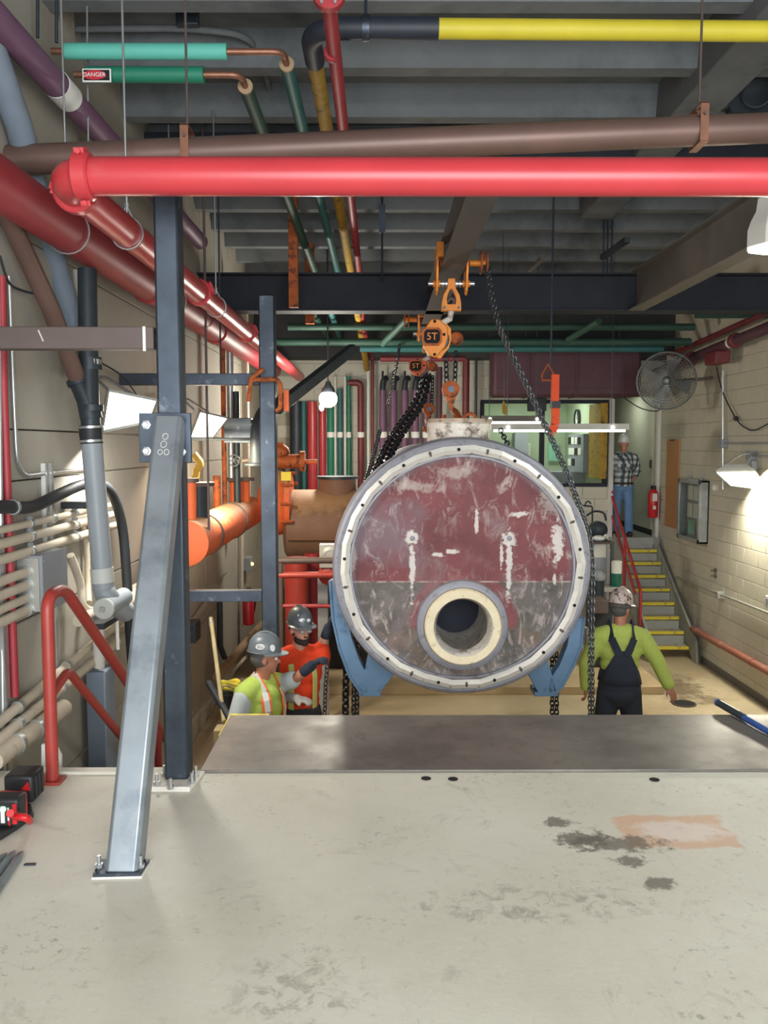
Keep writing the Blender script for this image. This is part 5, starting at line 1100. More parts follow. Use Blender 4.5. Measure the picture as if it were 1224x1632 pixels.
# strip lights in front of the window
def strip(px0, px1, py, y, label, mat='white_paint'):
    a = atY(px0, py, y); b = atY(px1, py, y); t = thing('strip_light', V3((a.x+b.x)/2, y, a.z-.05), label, 'light')
    obj('housing', MB().prism([V3(a.x, y-.1, a.z-.035), V3(a.x, y-.08, a.z+.05), V3(a.x, y+.08, a.z+.05), V3(a.x, y+.1, a.z-.035)], (b.x-a.x, 0, 0)), mat, t)
    obj('light_tube', MB().cyl(V3(a.x+.04, y-.03, a.z-.05), V3(b.x-.04, y-.03, a.z-.05), .018, n=10), 'tube_glow', t)
    for f in (.12, .88): x = a.x+(b.x-a.x)*f; obj('suspension', MB().cyl(V3(x, y, a.z+.05), V3(x, y, 4.25), .005, n=6), 'steel_dark', t); obj('socket', MB().sph(V3(x, y-.1, a.z), .025, 8), 'tube_glow', t)
strip(782, 1000, 681, 12.2, 'long lit fluorescent strip hanging in front of the control room window')
strip(768, 866, 668, 13.0, 'short added light strip standing in for lit segments at the window, left of the long one', 'beam_grey')  # added fixture in place of bright segments at the window glass
a = atY(806, 640, 11); tg = obj('yellow_tag', MB().prism([atY(803, 638, 11), atY(809, 652, 11), atY(806, 662, 11), atY(801, 658, 11), atY(800, 646, 11)], (0, .03, 0)), 'yellow_dull', label='yellow tag hanging beside the window on a wire', cat='tag')
obj('tag_cord', MB().cyl(atY(804, 640, 11.01), V3(atY(800, 500, 11.01).x, 11.01, ZC), .004, n=6), 'rubber', tg)
a = atY(855, 655, 11.8); obj('speaker_box', MB().box(atY(843, 655, 14.6), atY(868, 632, 14.79)), 'rubber', bev=.01, label='black box mounted at the top of the control room window', cat='box')

# ================================================================ stair at far right
SX0, SX1 = 4.05, 4.69
st = thing('steel_stair', V3((SX0+SX1)/2, 13.8, ZL), 'grey steel stair with yellow nosings rising to the corridor door', 'stairs')
for i in range(1, 9):
    z = -.1833*i; y = 14.7-.231*i
    tr_ = obj('tread', MB().box((SX0, y, z-.03), (SX1, y+.27, z)), 'ladder_tread', st, bev=.003)
    obj('nosing', MB().box((SX0, y-.012, z-.045), (SX1, y+.0, z+.003)), 'yellow_paint', tr_)
    obj('riser_plate', MB().box((SX0, y+.22, z), (SX1, y+.225, z+.12)), 'stair_grey', st)
obj('landing_edge', MB().box((SX0-.02, 14.68, -.12), (XR, 14.78, .0)), 'stair_grey', st)
for x in (SX0-.03, SX1+.01):
    obj('stringer', MB().prism([V3(x, 14.76, .06), V3(x, 14.76, -.25), V3(x, 12.7, ZL), V3(x, 12.55, ZL), V3(x, 12.62, ZL+.32)], (.035, 0, 0)), 'stair_grey', st)
sr = thing('stair_railing', V3(SX0-.05, 13.5, ZL), 'bright red pipe railing on the left of the far stair', 'railing')
XS = 4.0
obj('top_rail', MB().tube(fillet([V3(XS, 14.75, atX(971, 783, XS).z), atX(974, 786, XS), atX(1021, 942, XS), V3(XS, atX(1021, 942, XS).y-.02, ZL+.1)], .06), .024, 12), 'red_pipe', sr)
obj('mid_rail', MB().tube(fillet([V3(XS, 14.75, atX(969, 822, XS).z), atX(976, 823, XS), atX(1012, 946, XS)], .06), .02, 12), 'red_pipe', sr)
pq = atX(996, 861, XS); obj('post', MB().cyl(V3(XS, pq.y, pq.z), V3(XS, pq.y, pq.z-1.0), .024, n=12), 'red_pipe', sr)
# ================================================================ right wall fittings
def rp2(px, py, x=None): return atX(px, py, XR-.05 if x is None else x)
a = rp2(1104, 1002, XR-.07); b = rp2(1230, 1073, XR-.07); o = obj('wall_pipe', MB().tube([a, b], .05, 14), 'rust_pipe', label='rusty red pipe low along the right wall', cat='pipe')
for k in (.05, .4, .8): c = a.lerp(b, k); obj('pipe_clip', MB().ring(c, b-a, .05, .056, .05, 14), 'rust_pipe', o)
obj('wall_conduit', MB().tube([rp2(1077, 919), rp2(1230, 979)], .016, 10), 'conduit', label='thin conduit running level on the right wall', cat='conduit')
c = rp2(1147, 948); obj('conduit_box', MB().box((XR, c.y-.05, c.z-.05), (XR-.1, c.y+.05, c.z+.05)), 'conduit', bev=.008, label='small junction box on the right wall conduit', cat='box')
c = rp2(1221, 960); ob = obj('wall_outlet', MB().box((XR, c.y-.06, c.z-.08), (XR-.04, c.y+.06, c.z+.08)), 'white_paint', bev=.008, label='white electrical outlet at the right frame edge', cat='outlet'); obj('socket_face', MB().box((XR-.046, c.y-.025, c.z-.05), (XR-.04, c.y+.025, c.z+.05)), 'box_grey', ob)
for i, (px, py) in enumerate(((1140, 909), (1140, 918))): c = rp2(px, py, XR-.01); obj('wall_hook', MB().sph(c, (.02, .04, .035), 8).cyl(c, c-V3(.06, 0, 0), .012, n=8), 'steel_brown', label=('upper', 'lower')[i]+' small rusty hook on the right wall under the board', cat='hook')
struct('baseboard_right', MB().box((XR-.015, 10, ZL), (XR, 12.6, ZL+.1)), 'beam_grey')
# plywood panel and glazed notice case
a = rp2(1062, 838, XR); b = rp2(1085, 700, XR); pw = obj('wooden_board', MB().box((XR-.03, a.y, a.z), (XR, b.y, b.z)), 'wood_brown', bev=.004, label='tall brown wooden board on the right wall by the doorway', cat='board'); obj('clip', MB().box((XR-.04, (a.y+b.y)/2-.1, b.z-.03), (XR-.03, (a.y+b.y)/2+.1, b.z)), 'steel_brown', pw)
x1 = XR-.13; a = rp2(1080, 856, x1); b = rp2(1117, 770, x1); ya, yb = b.y, a.y; zb_, zt_ = rp2(1098, 862, x1).z, rp2(1098, 764, x1).z
nc_ = thing('notice_case', V3(XR-.06, (ya+yb)/2, zb_), 'grey framed glass notice case with pinned papers on the right wall', 'noticeboard')
obj('case_back', MB().box((XR-.02, ya, zb_), (XR, yb, zt_)), 'box_grey', nc_)
obj('case_frame', MB().box((x1, ya, zb_), (XR, ya+.03, zt_)).box((x1, yb-.03, zb_), (XR, yb, zt_)).box((x1, ya, zb_), (XR, yb, zb_+.03)).box((x1, ya, zt_-.03), (XR, yb, zt_)), 'galv', nc_, bev=.003)
obj('door_frame', MB().box((x1-.015, ya, zb_), (x1, ya+.06, zt_)).box((x1-.015, yb-.06, zb_), (x1, yb, zt_)).box((x1-.015, ya, zb_), (x1, yb, zb_+.06)).box((x1-.015, ya, zt_-.06), (x1, yb, zt_)), 'galv', nc_, bev=.002)
obj('pane', MB().box((x1-.008, ya+.05, zb_+.05), (x1-.004, yb-.05, zt_-.05)), 'pane_glass', nc_)
wv = yb-ya
for k in range(6):
    u = k % 3; v = k//3; y0 = ya+.08+u*(wv-.16)/3; z0 = zt_-.1-v*.27
    obj('pinned_paper', MB().box((XR-.026, y0+.02, z0-.22), (XR-.022, y0+(wv-.16)/3-.02, z0)), 'paper', nc_)
for k in range(2): y0 = ya+.1+k*wv*.42; obj('pinned_paper', MB().box((XR-.026, y0, zb_+.08), (XR-.022, y0+wv*.3, zb_+.3)), 'paper_green', nc_)
for f in (.25, .8): obj('mount_lug', MB().box((XR-.06, ya+wv*f-.02, zt_), (XR-.02, ya+wv*f+.02, zt_+.04)), 'galv', nc_)
# conduits and cable above the lamp
cv = [rp2(1152, 590), rp2(1152, 780)]; obj('lamp_conduit', MB().tube(cv, .014, 8), 'galv', label='vertical silver conduit dropping to the right flood lamp', cat='conduit')
c = rp2(1152, 707); obj('conduit_box', MB().box((XR, c.y-.06, c.z-.06), (XR-.09, c.y+.06, c.z+.06)), 'box_grey', bev=.01, label='square grey conduit box above the right flood lamp', cat='box')
obj('lamp_conduit', MB().tube([rp2(1152, 706), V3(XR-.05, 9.8, c.z)], .014, 8), 'galv', label='level conduit from the square box to the right frame edge', cat='conduit')
c2_ = rp2(1196, 726); obj('conduit_box', MB().box((XR, c2_.y-.06, c2_.z-.06), (XR-.09, c2_.y+.06, c2_.z+.06)), 'box_grey', bev=.01, label='lower grey conduit box near the right frame edge', cat='box'); obj('lamp_conduit', MB().tube([c2_, V3(XR-.05, 9.8, c2_.z)], .014, 8), 'galv', label='short level conduit from the lower box at right', cat='conduit')
cb = obj('hanging_cable', MB().tube(smooth_path([rp2(1142, 585), rp2(1152, 625), rp2(1173, 667), rp2(1190, 683), rp2(1205, 685), rp2(1230, 672)]), .009, 8), 'rubber', label='dark cable looping down the right wall with a ball', cat='cable'); obj('cable_ball', MB().sph(rp2(1173, 667), .035, 12), 'rubber', cb)
a = rp2(1050, 592, 4.55); b = rp2(1240, 516, 4.55); o = obj('wall_main', MB().tube([a-(b-a)*.1, b], .07, 16), 'duct_maroon', label='maroon pipe running back high on the right wall', cat='pipe')
for k in (.35, .72): c = a.lerp(b, k); collar(o, c, b-a, .095, .12, 'maroon')
c = a.lerp(b, .58); obj('sprinkler_valve', MB().box(c-V3(.1, .2, .22), c+V3(.1, .2, -.05)), 'maroon', o, bev=.02)
c = a.lerp(b, .7); obj('pipe_band', MB().ring(c, b-a, .071, .078, .12, 16), 'sticker_white', o)
obj('wall_main', MB().tube([rp2(1060, 570, 4.62), rp2(1240, 490, 4.62)], .04, 14), 'maroon', label='thinner maroon pipe above the one on the right wall', cat='pipe')
a = rp2(1172, 503, 4.4); obj('strut_bar', MB().box((3.9, a.y-.03, a.z-.03), (XR, a.y+.03, a.z+.05)), 'green_shaded', label='dark strut bar above the right wall pipes', cat='strut')
c = rp2(1137, 777); obj('wall_sensor', MB().lathe(c+V3(.05, 0, 0), (-1, 0, 0), [(.05, 0), (.05, .04), (.025, .07)], 14), 'white_paint', label='small white dome on the wall left of the right flood lamp', cat='sensor')
# cage fan
fcx = atY(1062, 607, 12.4); fr2 = 45/F*12.4; fn = thing('wall_fan', fcx-V3(0, 0, fr2), 'large round grey cage fan near the right wall', 'fan')
fa = V3(-.35, -1, -.05).normalized(); fu = V3(0, 0, 1); fs_ = fa.cross(fu).normalized(); fu = fs_.cross(fa)
def fp(r, a, d): return fcx + (fs_*math.cos(a)+fu*math.sin(a))*r + fa*d
m = MB()
for r, d in ((fr2, 0), (fr2, .08), (fr2*.98, -.06), (fr2*.9, .09), (fr2*.8, .1), (fr2*.7, .11), (fr2*.6, .115), (fr2*.5, .118), (fr2*.4, .12), (fr2*.3, .122), (fr2*.22, .125)): m.tube([fp(r, k*PI/18, d) for k in range(36)], .008 if r > .38 else .004, 6, closed=True)
for k in range(64): a = 2*PI*k/64; m.tube([fp(.06, a, .125), fp(fr2*.6, a, .115), fp(fr2*.9, a, .09), fp(fr2, a, .04), fp(fr2*.98, a, -.06)], .0035, 5)
obj('cage', m, 'fan_grey', fn)
for k in range(4):
    a = k*PI/2+.3; m = MB(); pts = [fp(.06, a-.3, -.03), fp(fr2*.88, a-.32, -.04), fp(fr2*.9, a+.3, .05), fp(.06, a+.5, .03)]; m.prism(pts, fa*.006); obj('blade', m, 'galv', fn)
obj('hub', MB().lathe(fcx, fa, [(.07, -.18), (.08, -.1), (.07, .03), (.05, .14), (.03, .15)], 18), 'fan_grey', fn); obj('motor', MB().lathe(fcx, fa, [(.1, -.32), (.12, -.3), (.12, -.14), (.1, -.12)], 18), 'fan_grey', fn)
obj('rim_band', MB().lathe(fcx, fa, [(fr2-.012, -.07), (fr2+.006, -.07), (fr2+.006, .0), (fr2-.012, .0)], 40, True), 'fan_grey', fn)
obj('wall_arm', MB().tube([fcx-fa*.28, V3(fcx.x+.5, fcx.y+.1, fcx.z+.03), V3(XR, fcx.y+.1, fcx.z+.05)], .022, 10), 'steel_brown', fn)
obj('fan_cable', MB().tube(smooth_path([atY(992, 632, 13), atY(1020, 650, 12.8), atY(1048, 655, 12.5), V3(fcx.x, fcx.y+.2, fcx.z-.3)]), .008, 8), 'rubber', label='thin cable strung from the maroon duct to the fan', cat='cable')
# corridor extinguisher, switch, exit box
c = atX(1041, 800, DX1-.09); fx = thing('fire_extinguisher', c-V3(0, 0, .27), 'red fire extinguisher with white label inside the corridor', 'extinguisher')
obj('cylinder', MB().lathe(c-V3(0, 0, .27), (0, 0, 1), [(.07, 0), (.085, .02), (.085, .42), (.05, .48), (.025, .5)], 18), 'ext_red', fx); obj('valve_head', MB().box((c.x-.03, c.y-.06, c.z+.22), (c.x+.03, c.y+.06, c.z+.28)), 'rubber', fx)
obj('label_sheet', MB().box((c.x-.04, c.y-.092, c.z+.02), (c.x+.04, c.y-.084, c.z+.15)), 'paper', fx); obj('label_sheet', MB().box((c.x-.03, c.y-.092, c.z-.12), (c.x+.02, c.y-.084, c.z-.06)), 'paper', fx)
c = atX(1047.5, 740, DX1); obj('light_switch', MB().box((DX1-.02, B+.1, c.z-.07), (DX1, B+.18, c.z+.07)), 'steel_brown', bev=.004, label='dark light switch on the corridor wall', cat='switch')
c = atY(1012, 684, B+2); obj('emergency_light', MB().box((c.x-.09, c.y, c.z-.1), (c.x+.09, c.y+.1, c.z+.1)).cyl(c+V3(0, 0, -.1), c+V3(0, 0, -.16), .05, n=12), 'white_paint', bev=.01, label='white emergency lamp box on the corridor wall', cat='lamp')
# ================================================================ machinery between drum and stair
def lbox(name, px0, py0, px1, py1, y, d, mat, label, cat, bev=.008):
    a = atY(px0, py1, y); b = atY(px1, py0, y); return obj(name, MB().box((a.x, y, a.z), (b.x, y+d, b.z)), mat, bev=bev, label=label, cat=cat)
a = atY(940, 1050, 12.7); b = atY(976, 863, 12.7); wbn = thing('work_stand', V3((a.x+b.x)/2, 12.9, ZL+.11), 'grey steel stand carrying a white jug beside the drum', 'stand')
obj('stand_top', MB().box((a.x-.1, 12.6, b.z-.03), (b.x, 13.1, b.z)), 'steel_brown', wbn); obj('cabinet_body', MB().box((a.x-.05, 12.75, ZL+.11), (b.x-.06, 13.05, b.z-.03)), 'box_grey', wbn, bev=.006)
for x in (a.x-.08, b.x-.04): obj('leg', MB().box((x, 12.62, ZL+.11), (x+.04, 12.66, b.z-.03)), 'steel_dark', wbn)
obj('notice_card', MB().box((atY(948, 868, 12.7).x, 12.735, atY(948, 889, 12.7).z), (atY(967, 868, 12.7).x, 12.745, atY(948, 866, 12.7).z)), 'paper', wbn)
q = atY(954, 862, 12.75); jg = thing('white_jug', q, 'low white jug lying on the grey stand', 'jug'); obj('jug_body', MB().sph(q+V3(0, 0, .04), (.1, .07, .045), 14), 'sticker_white', jg); obj('jug_handle', MB().tube([q+V3(.06, 0, .05), q+V3(.1, 0, .09), q+V3(.14, 0, .05)], .014, 8), 'sticker_white', jg)
obj('motor_fan', MB().lathe(atY(955, 845, 12.9), (0, -1, 0), [(.1, -.2), (.13, -.15), (.13, .0), (.09, .03), (.03, .05)], 20), 'iron_black', label='dark round motor end behind the white jug', cat='motor')
bt2 = thing('chemical_bottle', atY(982, 938, 12.6), 'white-topped bottle with green label beside the stair', 'bottle'); q = atY(982, 938, 12.6); hgt = atY(982, 893, 12.6).z-q.z
obj('bottle_body', MB().lathe(q, (0, 0, 1), [(.06, 0), (.075, .02), (.075, hgt*.55)], 20), 'bottle_green', bt2); obj('bottle_top', MB().lathe(q+V3(0, 0, hgt*.55), (0, 0, 1), [(.075, 0), (.078, hgt*.4), (.05, hgt*.45)], 20), 'paper', bt2)
q = atY(952, 922, 12.4); pm = thing('pump_motor', q-V3(0, 0, .15), 'grey pump with domed head between drum and stair', 'pump'); obj('dome', MB().sph(q+V3(0, 0, .03), (.12, .12, .1), 16), 'box_grey', pm); obj('casing', MB().cyl(q-V3(0, 0, .28), q-V3(0, 0, .02), .1, n=18), 'iron_black', pm); obj('pedestal', MB().box((q.x-.1, q.y-.1, ZL+.11), (q.x+.1, q.y+.1, q.z-.28)), 'steel_dark', pm)
lbox('shelf_board', 962, 936, 992, 944, 12.5, .3, 'conduit', 'pale shelf board under the green-labelled bottle', 'shelf'); 
obj('shelf_post', MB().cyl(atY(985, 945, 12.65), V3(atY(985, 945, 12.65).x, 12.65, ZL+.11), .04, n=12), 'box_grey', label='grey post under the pale shelf board', cat='post')
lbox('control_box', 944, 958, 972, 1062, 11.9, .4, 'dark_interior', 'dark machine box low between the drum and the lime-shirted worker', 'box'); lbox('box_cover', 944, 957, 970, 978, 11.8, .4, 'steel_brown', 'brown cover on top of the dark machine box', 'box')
rk = thing('hook_rack', atY(938, 838, 13.2), 'thin grey wire hook rack above the motor', 'rack'); obj('frame', MB().tube(fillet([atY(944, 862, 13.1), atY(944, 807, 13.2), atY(928, 806, 13.2)], .03), .014, 8), 'steel_dark', rk); obj('hook', MB().tube(smooth_path([atY(932, 806, 13.2), atY(934, 801, 13.2), atY(938, 799, 13.2), atY(942, 803, 13.2)]), .012, 8), 'steel_dark', rk)
obj('grey_hose', MB().tube(smooth_path([atY(934, 822, 13.1), atY(948, 815, 13.1), atY(962, 818, 13.1), atY(966, 830, 13.1)]), .016, 8), 'steel_dark', label='thin grey hose arching to the stair rail', cat='hose')
obj('wire_basket', MB().tube([atY(928, 1000, 11), atY(928, 1050, 11)], .014, 8).tube([atY(936, 1000, 11), atY(936, 1052, 11)], .014, 8).tube([atY(928, 1000, 11), atY(936, 1000, 11)], .014, 8).tube([atY(928, 1030, 11), atY(936, 1032, 11)], .012, 8), 'galv', label='small galvanised ladder frame just right of the drum', cat='ladder')
# ================================================================ people
def remesh(mb, vox, sm=6):
    me = D.meshes.new('tmp'); me.from_pydata([tuple(p) for p in mb.v], [], mb.f); bm = bmesh.new(); bm.from_mesh(me); bmesh.ops.recalc_face_normals(bm, faces=bm.faces); bm.to_mesh(me); bm.free()
    o = D.objects.new('tmp', me); COL.objects.link(o)
    r = o.modifiers.new('r', 'REMESH'); r.mode = 'VOXEL'; r.voxel_size = vox; r.use_smooth_shade = True
    s_ = o.modifiers.new('s', 'SMOOTH'); s_.factor = .5; s_.iterations = sm
    e_ = o.evaluated_get(bpy.context.evaluated_depsgraph_get()).to_mesh()
    out = MB(); out.v = [v.co.copy() for v in e_.vertices]; out.f = [tuple(p.vertices) for p in e_.polygons]
    D.objects.remove(o); D.meshes.remove(me); return out
def limb(mb, pts, rs, n=12):
    for i in range(len(pts)-1):
        a, b = V(pts[i]), V(pts[i+1]); mb.cyl(a, b, rs[i], rs[i+1], n)
    for p, r in zip(pts, rs): mb.sph(p, r, n)
    return mb
def hand(mb, w, d, up, side, curl=.5, infl=0):
    """palm at wrist w, pointing along d; up = back of hand; side = thumb side (+1/-1)"""
    d = V(d).normalized(); x = d.cross(V(up)).normalized()*side; n = x.cross(d)*side
    if n.dot(V(up)) < 0: n = -n
    for k in range(4): limb(mb, [w+x*((1.5-k)*.019*.6), w+d*.09+x*((1.5-k)*.021)], [.016+infl, .014+infl], 8)
    for k, L in enumerate((.072, .08, .075, .06)):
        b = w+d*.09+x*((1.5-k)*.021); p = b; dd = d; pts = [b]
        for s_ in range(3):
            a = curl*(.5+.35*s_); dd = (d*math.cos(a*(s_+1)*.7)-n*math.sin(a*(s_+1)*.7)).normalized(); p = p+dd*(L*(.45, .32, .23)[s_]); pts.append(p)
        limb(mb, pts, [.0098+infl, .0092+infl, .0088+infl, .008+infl], 8)
    b = w+d*.03+x*.026; limb(mb, [b, b+x*.025+d*.03-n*.012, b+x*.033+d*.058-n*.026], [.013+infl, .0115+infl, .0095+infl], 8)
class Person:
    def __init__(s, label, loc, f, H=1.78, lean=0, headdir=None):
        s.loc = V(loc); s.k = H/1.78; f = V((f[0], f[1], 0)).normalized(); s.f = f; s.r = V((f.y, -f.x, 0)); s.lean = lean
        s.root = thing('person', s.loc, label, 'person'); s.hd = V(headdir or f).normalized()
    def L(s, x, y, z):
        y += s.lean*max(0, (z-.95))
        return s.loc + (s.r*x + s.f*y + V((0, 0, z)))*s.k
    def torso(s, mb, g=0, z0=.95, z1=1.5):
        ang = math.atan2(s.f.y, s.f.x)-PI/2; k = s.k
        for (z, rx, ry, rz, y) in ((.97, .16, .115, .12, 0), (1.06, .15, .11, .12, .005), (1.17, .155, .115, .13, .012), (1.29, .175, .122, .14, .01), (1.38, .172, .11, .1, .0)):
            if z0 <= z <= z1: mb.sph(s.L(0, y, z), ((rx+g)*k, (ry+g)*k, (rz+g*.5)*k), 20, rot=(0, 0, ang))
        if z1 >= 1.45:
            limb(mb, [s.L(-.175, -.005, 1.425), s.L(-.07, -.01, 1.46), s.L(.07, -.01, 1.46), s.L(.175, -.005, 1.425)], [(.062+g)*k, (.062+g)*k, (.062+g)*k, (.062+g)*k])
    def legs(s, stance):
        s.hip = [s.L(-.09, 0, .92), s.L(.09, 0, .92)]; s.knee = [s.L(-.1-stance*.3, .03, .5), s.L(.1+stance*.3, .03, .5)]; s.ank = [s.L(-.11-stance*.5, -.01, .09), s.L(.11+stance*.5, -.01, .09)]
    def build(s, arms, skin, stance=.06, curl=.5, palm=(0, 0, 1)):
        k = s.k; s.legs(stance); s.arms = arms; m = MB(); s.torso(m, -.02)
        for i in (0, 1): limb(m, [s.hip[i], s.knee[i], s.ank[i]], [.075*k, .05*k, .038*k]); limb(m, [s.ank[i]+V((0, 0, -.04)), s.ank[i]+s.f*.15+V((0, 0, -.05))], [.04*k, .032*k])
        s.sh = [s.L(-.19, 0, 1.42), s.L(.19, 0, 1.42)]
        for i in (0, 1):
            e_, w_ = arms[i]; limb(m, [s.sh[i], e_, w_], [.05*k, .04*k, .028*k]); mid = e_.lerp(w_, .3); m.sph(mid, .042*k, 10)
            hand(m, w_, (w_-e_), palm, 1 if i else -1, curl)
        # neck, head, face
        hc = s.L(0, .02, 1.665); s.hc = hc; hd = s.hd; hr = V((hd.y, -hd.x, 0)).normalized(); hu = hr.cross(hd).normalized(); s.hr = hr; s.hu = hu; ang = math.atan2(hd.y, hd.x)-PI/2
        limb(m, [s.L(0, -.005, 1.44), hc-V((0, 0, .06))-hd*.015], [.062*k, .055*k])
        def Hd(x, y, z): return hc + (hr*x+hd*y+hu*z)*k
        s.Hd = Hd
        m.sph(Hd(0, -.012, .03), (.076*k, .094*k, .088*k), 18, rot=(0, 0, ang)); m.sph(Hd(0, .022, -.035), (.06*k, .07*k, .075*k), 16, rot=(0, 0, ang))
        m.sph(Hd(0, .055, -.085), (.032*k, .03*k, .025*k), 12); limb(m, [Hd(0, .086, .012), Hd(0, .106, -.024)], [.009*k, .014*k], 8); m.sph(Hd(0, .082, .022), (.045*k, .014*k, .012*k), 10, rot=(0, 0, ang))
        for x in (-.078, .078): m.sph(Hd(x, -.012, -.005), (.012*k, .022*k, .033*k), 10, rot=(0, 0, ang))
        for x in (-.012, .012): m.sph(Hd(x, .084, -.054), (.02*k, .01*k, .007*k), 8, rot=(0, 0, ang))
        obj('body', remesh(m, .0075, 4), skin, s.root)
        for x in (-.031, .031):
            e_ = obj('eye', MB().sph(Hd(x, .077, .006), .0115*k, 10), 'sticker_white', s.root); obj('iris', MB().sph(Hd(x, .0865, .005), .0055*k, 8), 'ink_black', e_)
        return s
    def shirt(s, mat, sleeve=.75, g=.012, name='shirt', z0=.95, ext=None):
        m = MB(); s.torso(m, g, z0); k = s.k; rr = [(.062+g)*k, (.058+g)*k, (.052+g)*k]
        m.sph(s.L(0, .0, .95), ((.15+g)*k, (.115+g)*k, .06*k), 18, rot=(0, 0, math.atan2(s.f.y, s.f.x)-PI/2))
        for i in (0, 1):
            e_, w_ = s.arms[i]
            if sleeve <= 1: limb(m, [s.sh[i], s.sh[i].lerp(e_, sleeve)], [rr[0], rr[1]])
            else: limb(m, [s.sh[i], e_, e_.lerp(w_, sleeve-1)], [rr[0], (.047+g)*k, (.036+g)*k])
        return obj(name, remesh(m, .011, 7), mat, s.root)
    def trousers(s, mat, g=.022):
        m = MB(); k = s.k; ang = math.atan2(s.f.y, s.f.x)-PI/2
        m.sph(s.L(0, 0, .98), ((.158+g)*k, (.118+g)*k, .1*k), 18, rot=(0, 0, ang)); m.sph(s.L(0, -.01, .9), ((.155+g)*k, (.12+g)*k, .12*k), 18, rot=(0, 0, ang))
        for i in (0, 1): limb(m, [s.hip[i], s.knee[i], s.ank[i]], [(.082+g)*k, (.062+g)*k, (.058+g)*k])
        return obj('trousers', remesh(m, .012, 7), mat, s.root)
    def boots(s, mat='boot'):
        for i in (0, 1):
            m = MB(); a = s.ank[i]; limb(m, [a+V((0, 0, .03)), a+V((0, 0, -.035))], [.056, .055]); limb(m, [a+V((0, 0, -.04))-s.f*.03, a+V((0, 0, -.045))+s.f*.15], [.052, .045]); mm = remesh(m, .01, 4)
            zb = s.loc.z; mm.v = [V((p.x, p.y, max(p.z, zb+.002))) for p in mm.v]; obj('boot', mm, mat, s.root)
    def glove(s, i, mat, curl=.5, palm=(0, 0, 1)):
        e_, w_ = s.arms[i]; m = MB(); hand(m, w_, w_-e_, palm, 1 if i else -1, curl, .006); d = (w_-e_).normalized(); limb(m, [w_-d*.06, w_+d*.02], [.042, .04]); obj('glove', remesh(m, .007, 3), mat, s.root)
    def hat(s, mat, brimdir=1, tilt=0):
        k = s.k; c = s.Hd(0, -.01, .055); m = MB(); ux, uy = s.hr, s.hd; uz = s.hu
        if tilt: uz = (uz + uy*tilt).normalized(); uy = uz.cross(ux).normalized()
        n = 28; prof = [(1.0, 0), (1.0, .02), (.97, .05), (.88, .085), (.7, .115), (.45, .135), (.18, .143), (.02, .145)]
        for r, h in prof:
            for j in range(n): a = 2*PI*j/n; m.v.append(c+(ux*(.102*r*math.cos(a))+uy*(.125*r*math.sin(a))+uz*h)*k)
        for i in range(len(prof)-1):
            for j in range(n): m.f.append((i*n+j, i*n+(j+1) % n, (i+1)*n+(j+1) % n, (i+1)*n+j))
        m.f.append(tuple(range((len(prof)-1)*n, len(prof)*n)))
        h_ = obj('hard_hat', m, mat, s.root)
        b = MB(); nn = 20; up_ = []; 
        ring0 = []; ring1 = []
        for j in range(nn+1):
            a = PI*(-.02)+PI*1.04*j/nn; w = .012+.045*max(0, math.sin(a))**1.5
            ring0.append(c+(ux*(.1*math.cos(a))+uy*(.123*math.sin(a))*brimdir+uz*.006)*k); ring1.append(c+(ux*((.102+w)*math.cos(a))+uy*((.125+w)*math.sin(a))*brimdir-uz*.008)*k)
        b.v = ring0+ring1+[p-uz*.006 for p in ring0]+[p-uz*.006 for p in ring1]; q = nn+1
        for j in range(nn): b.f += [(j, j+1, q+j+1, q+j), (2*q+j, 3*q+j, 3*q+j+1, 2*q+j+1), (q+j, q+j+1, 3*q+j+1, 3*q+j), (j, 2*q+j, 2*q+j+1, j+1)]
        obj('brim', b, mat, h_)
        r_ = MB().tube([c+(uy*(.118*math.cos(a))+uz*(.02+.131*math.sin(a)))*k for a in [PI*(.12+.76*j/12) for j in range(13)]], .009*k, 8); obj('crown_ridge', r_, mat, h_)
        obj('rim_band', MB().tube([c+(ux*(.103*math.cos(2*PI*j/n))+uy*(.126*math.sin(2*PI*j/n))+uz*.004)*k for j in range(n)], .005*k, 6, closed=True), mat, h_)
        s.hatc = c; s.hux, s.huy, s.huz = ux, uy, uz; s.hat_ = h_; return h_
    def hatpt(s, a, h):      # point on the dome at angle a (0 = wearer's right, 90 = front) and height h
        r = math.sqrt(max(0, 1-(h/.147)**2)); return s.hatc + (s.hux*(.104*r*math.cos(a))+s.huy*(.127*r*math.sin(a))+s.huz*h)*s.k
    def sticker(s, a, h, w, hh, mat, name='sticker'):
        c = s.hatpt(a, h); n = (c-s.hatc-s.huz*.03).normalized(); x = V((0, 0, 1)).cross(n).normalized(); y = n.cross(x)
        return obj(name, MB().prism([c+x*(w*math.cos(j*PI/10))+y*(hh*math.sin(j*PI/10))-n*.004 for j in range(20)], n*.006), mat, s.hat_), c+n*.003, x, y
    def hair(s, mat, low=-.05):
        k = s.k; m = MB(); m.sph(s.Hd(0, -.03, .012), (.081*k, .086*k, .085*k), 18, rot=(0, 0, math.atan2(s.hd.y, s.hd.x)-PI/2)); obj('hair', m, mat, s.root)
    def strip(s, pts, w, mat, par, name='reflective_strip', th=.006):
        m = MB(); pts = [V(p) for p in pts]
        for i in range(len(pts)-1):
            o_ = (pts[i]+pts[i+1])/2-s.L(0, 0, (0.5*(pts[i].z+pts[i+1].z)-s.loc.z)/s.k); o_.z *= .3
            if o_.length < .01: o_ = s.f
            m.bar(pts[i], pts[i+1], w, th, up=o_.normalized())
        return obj(name, m, mat, par)
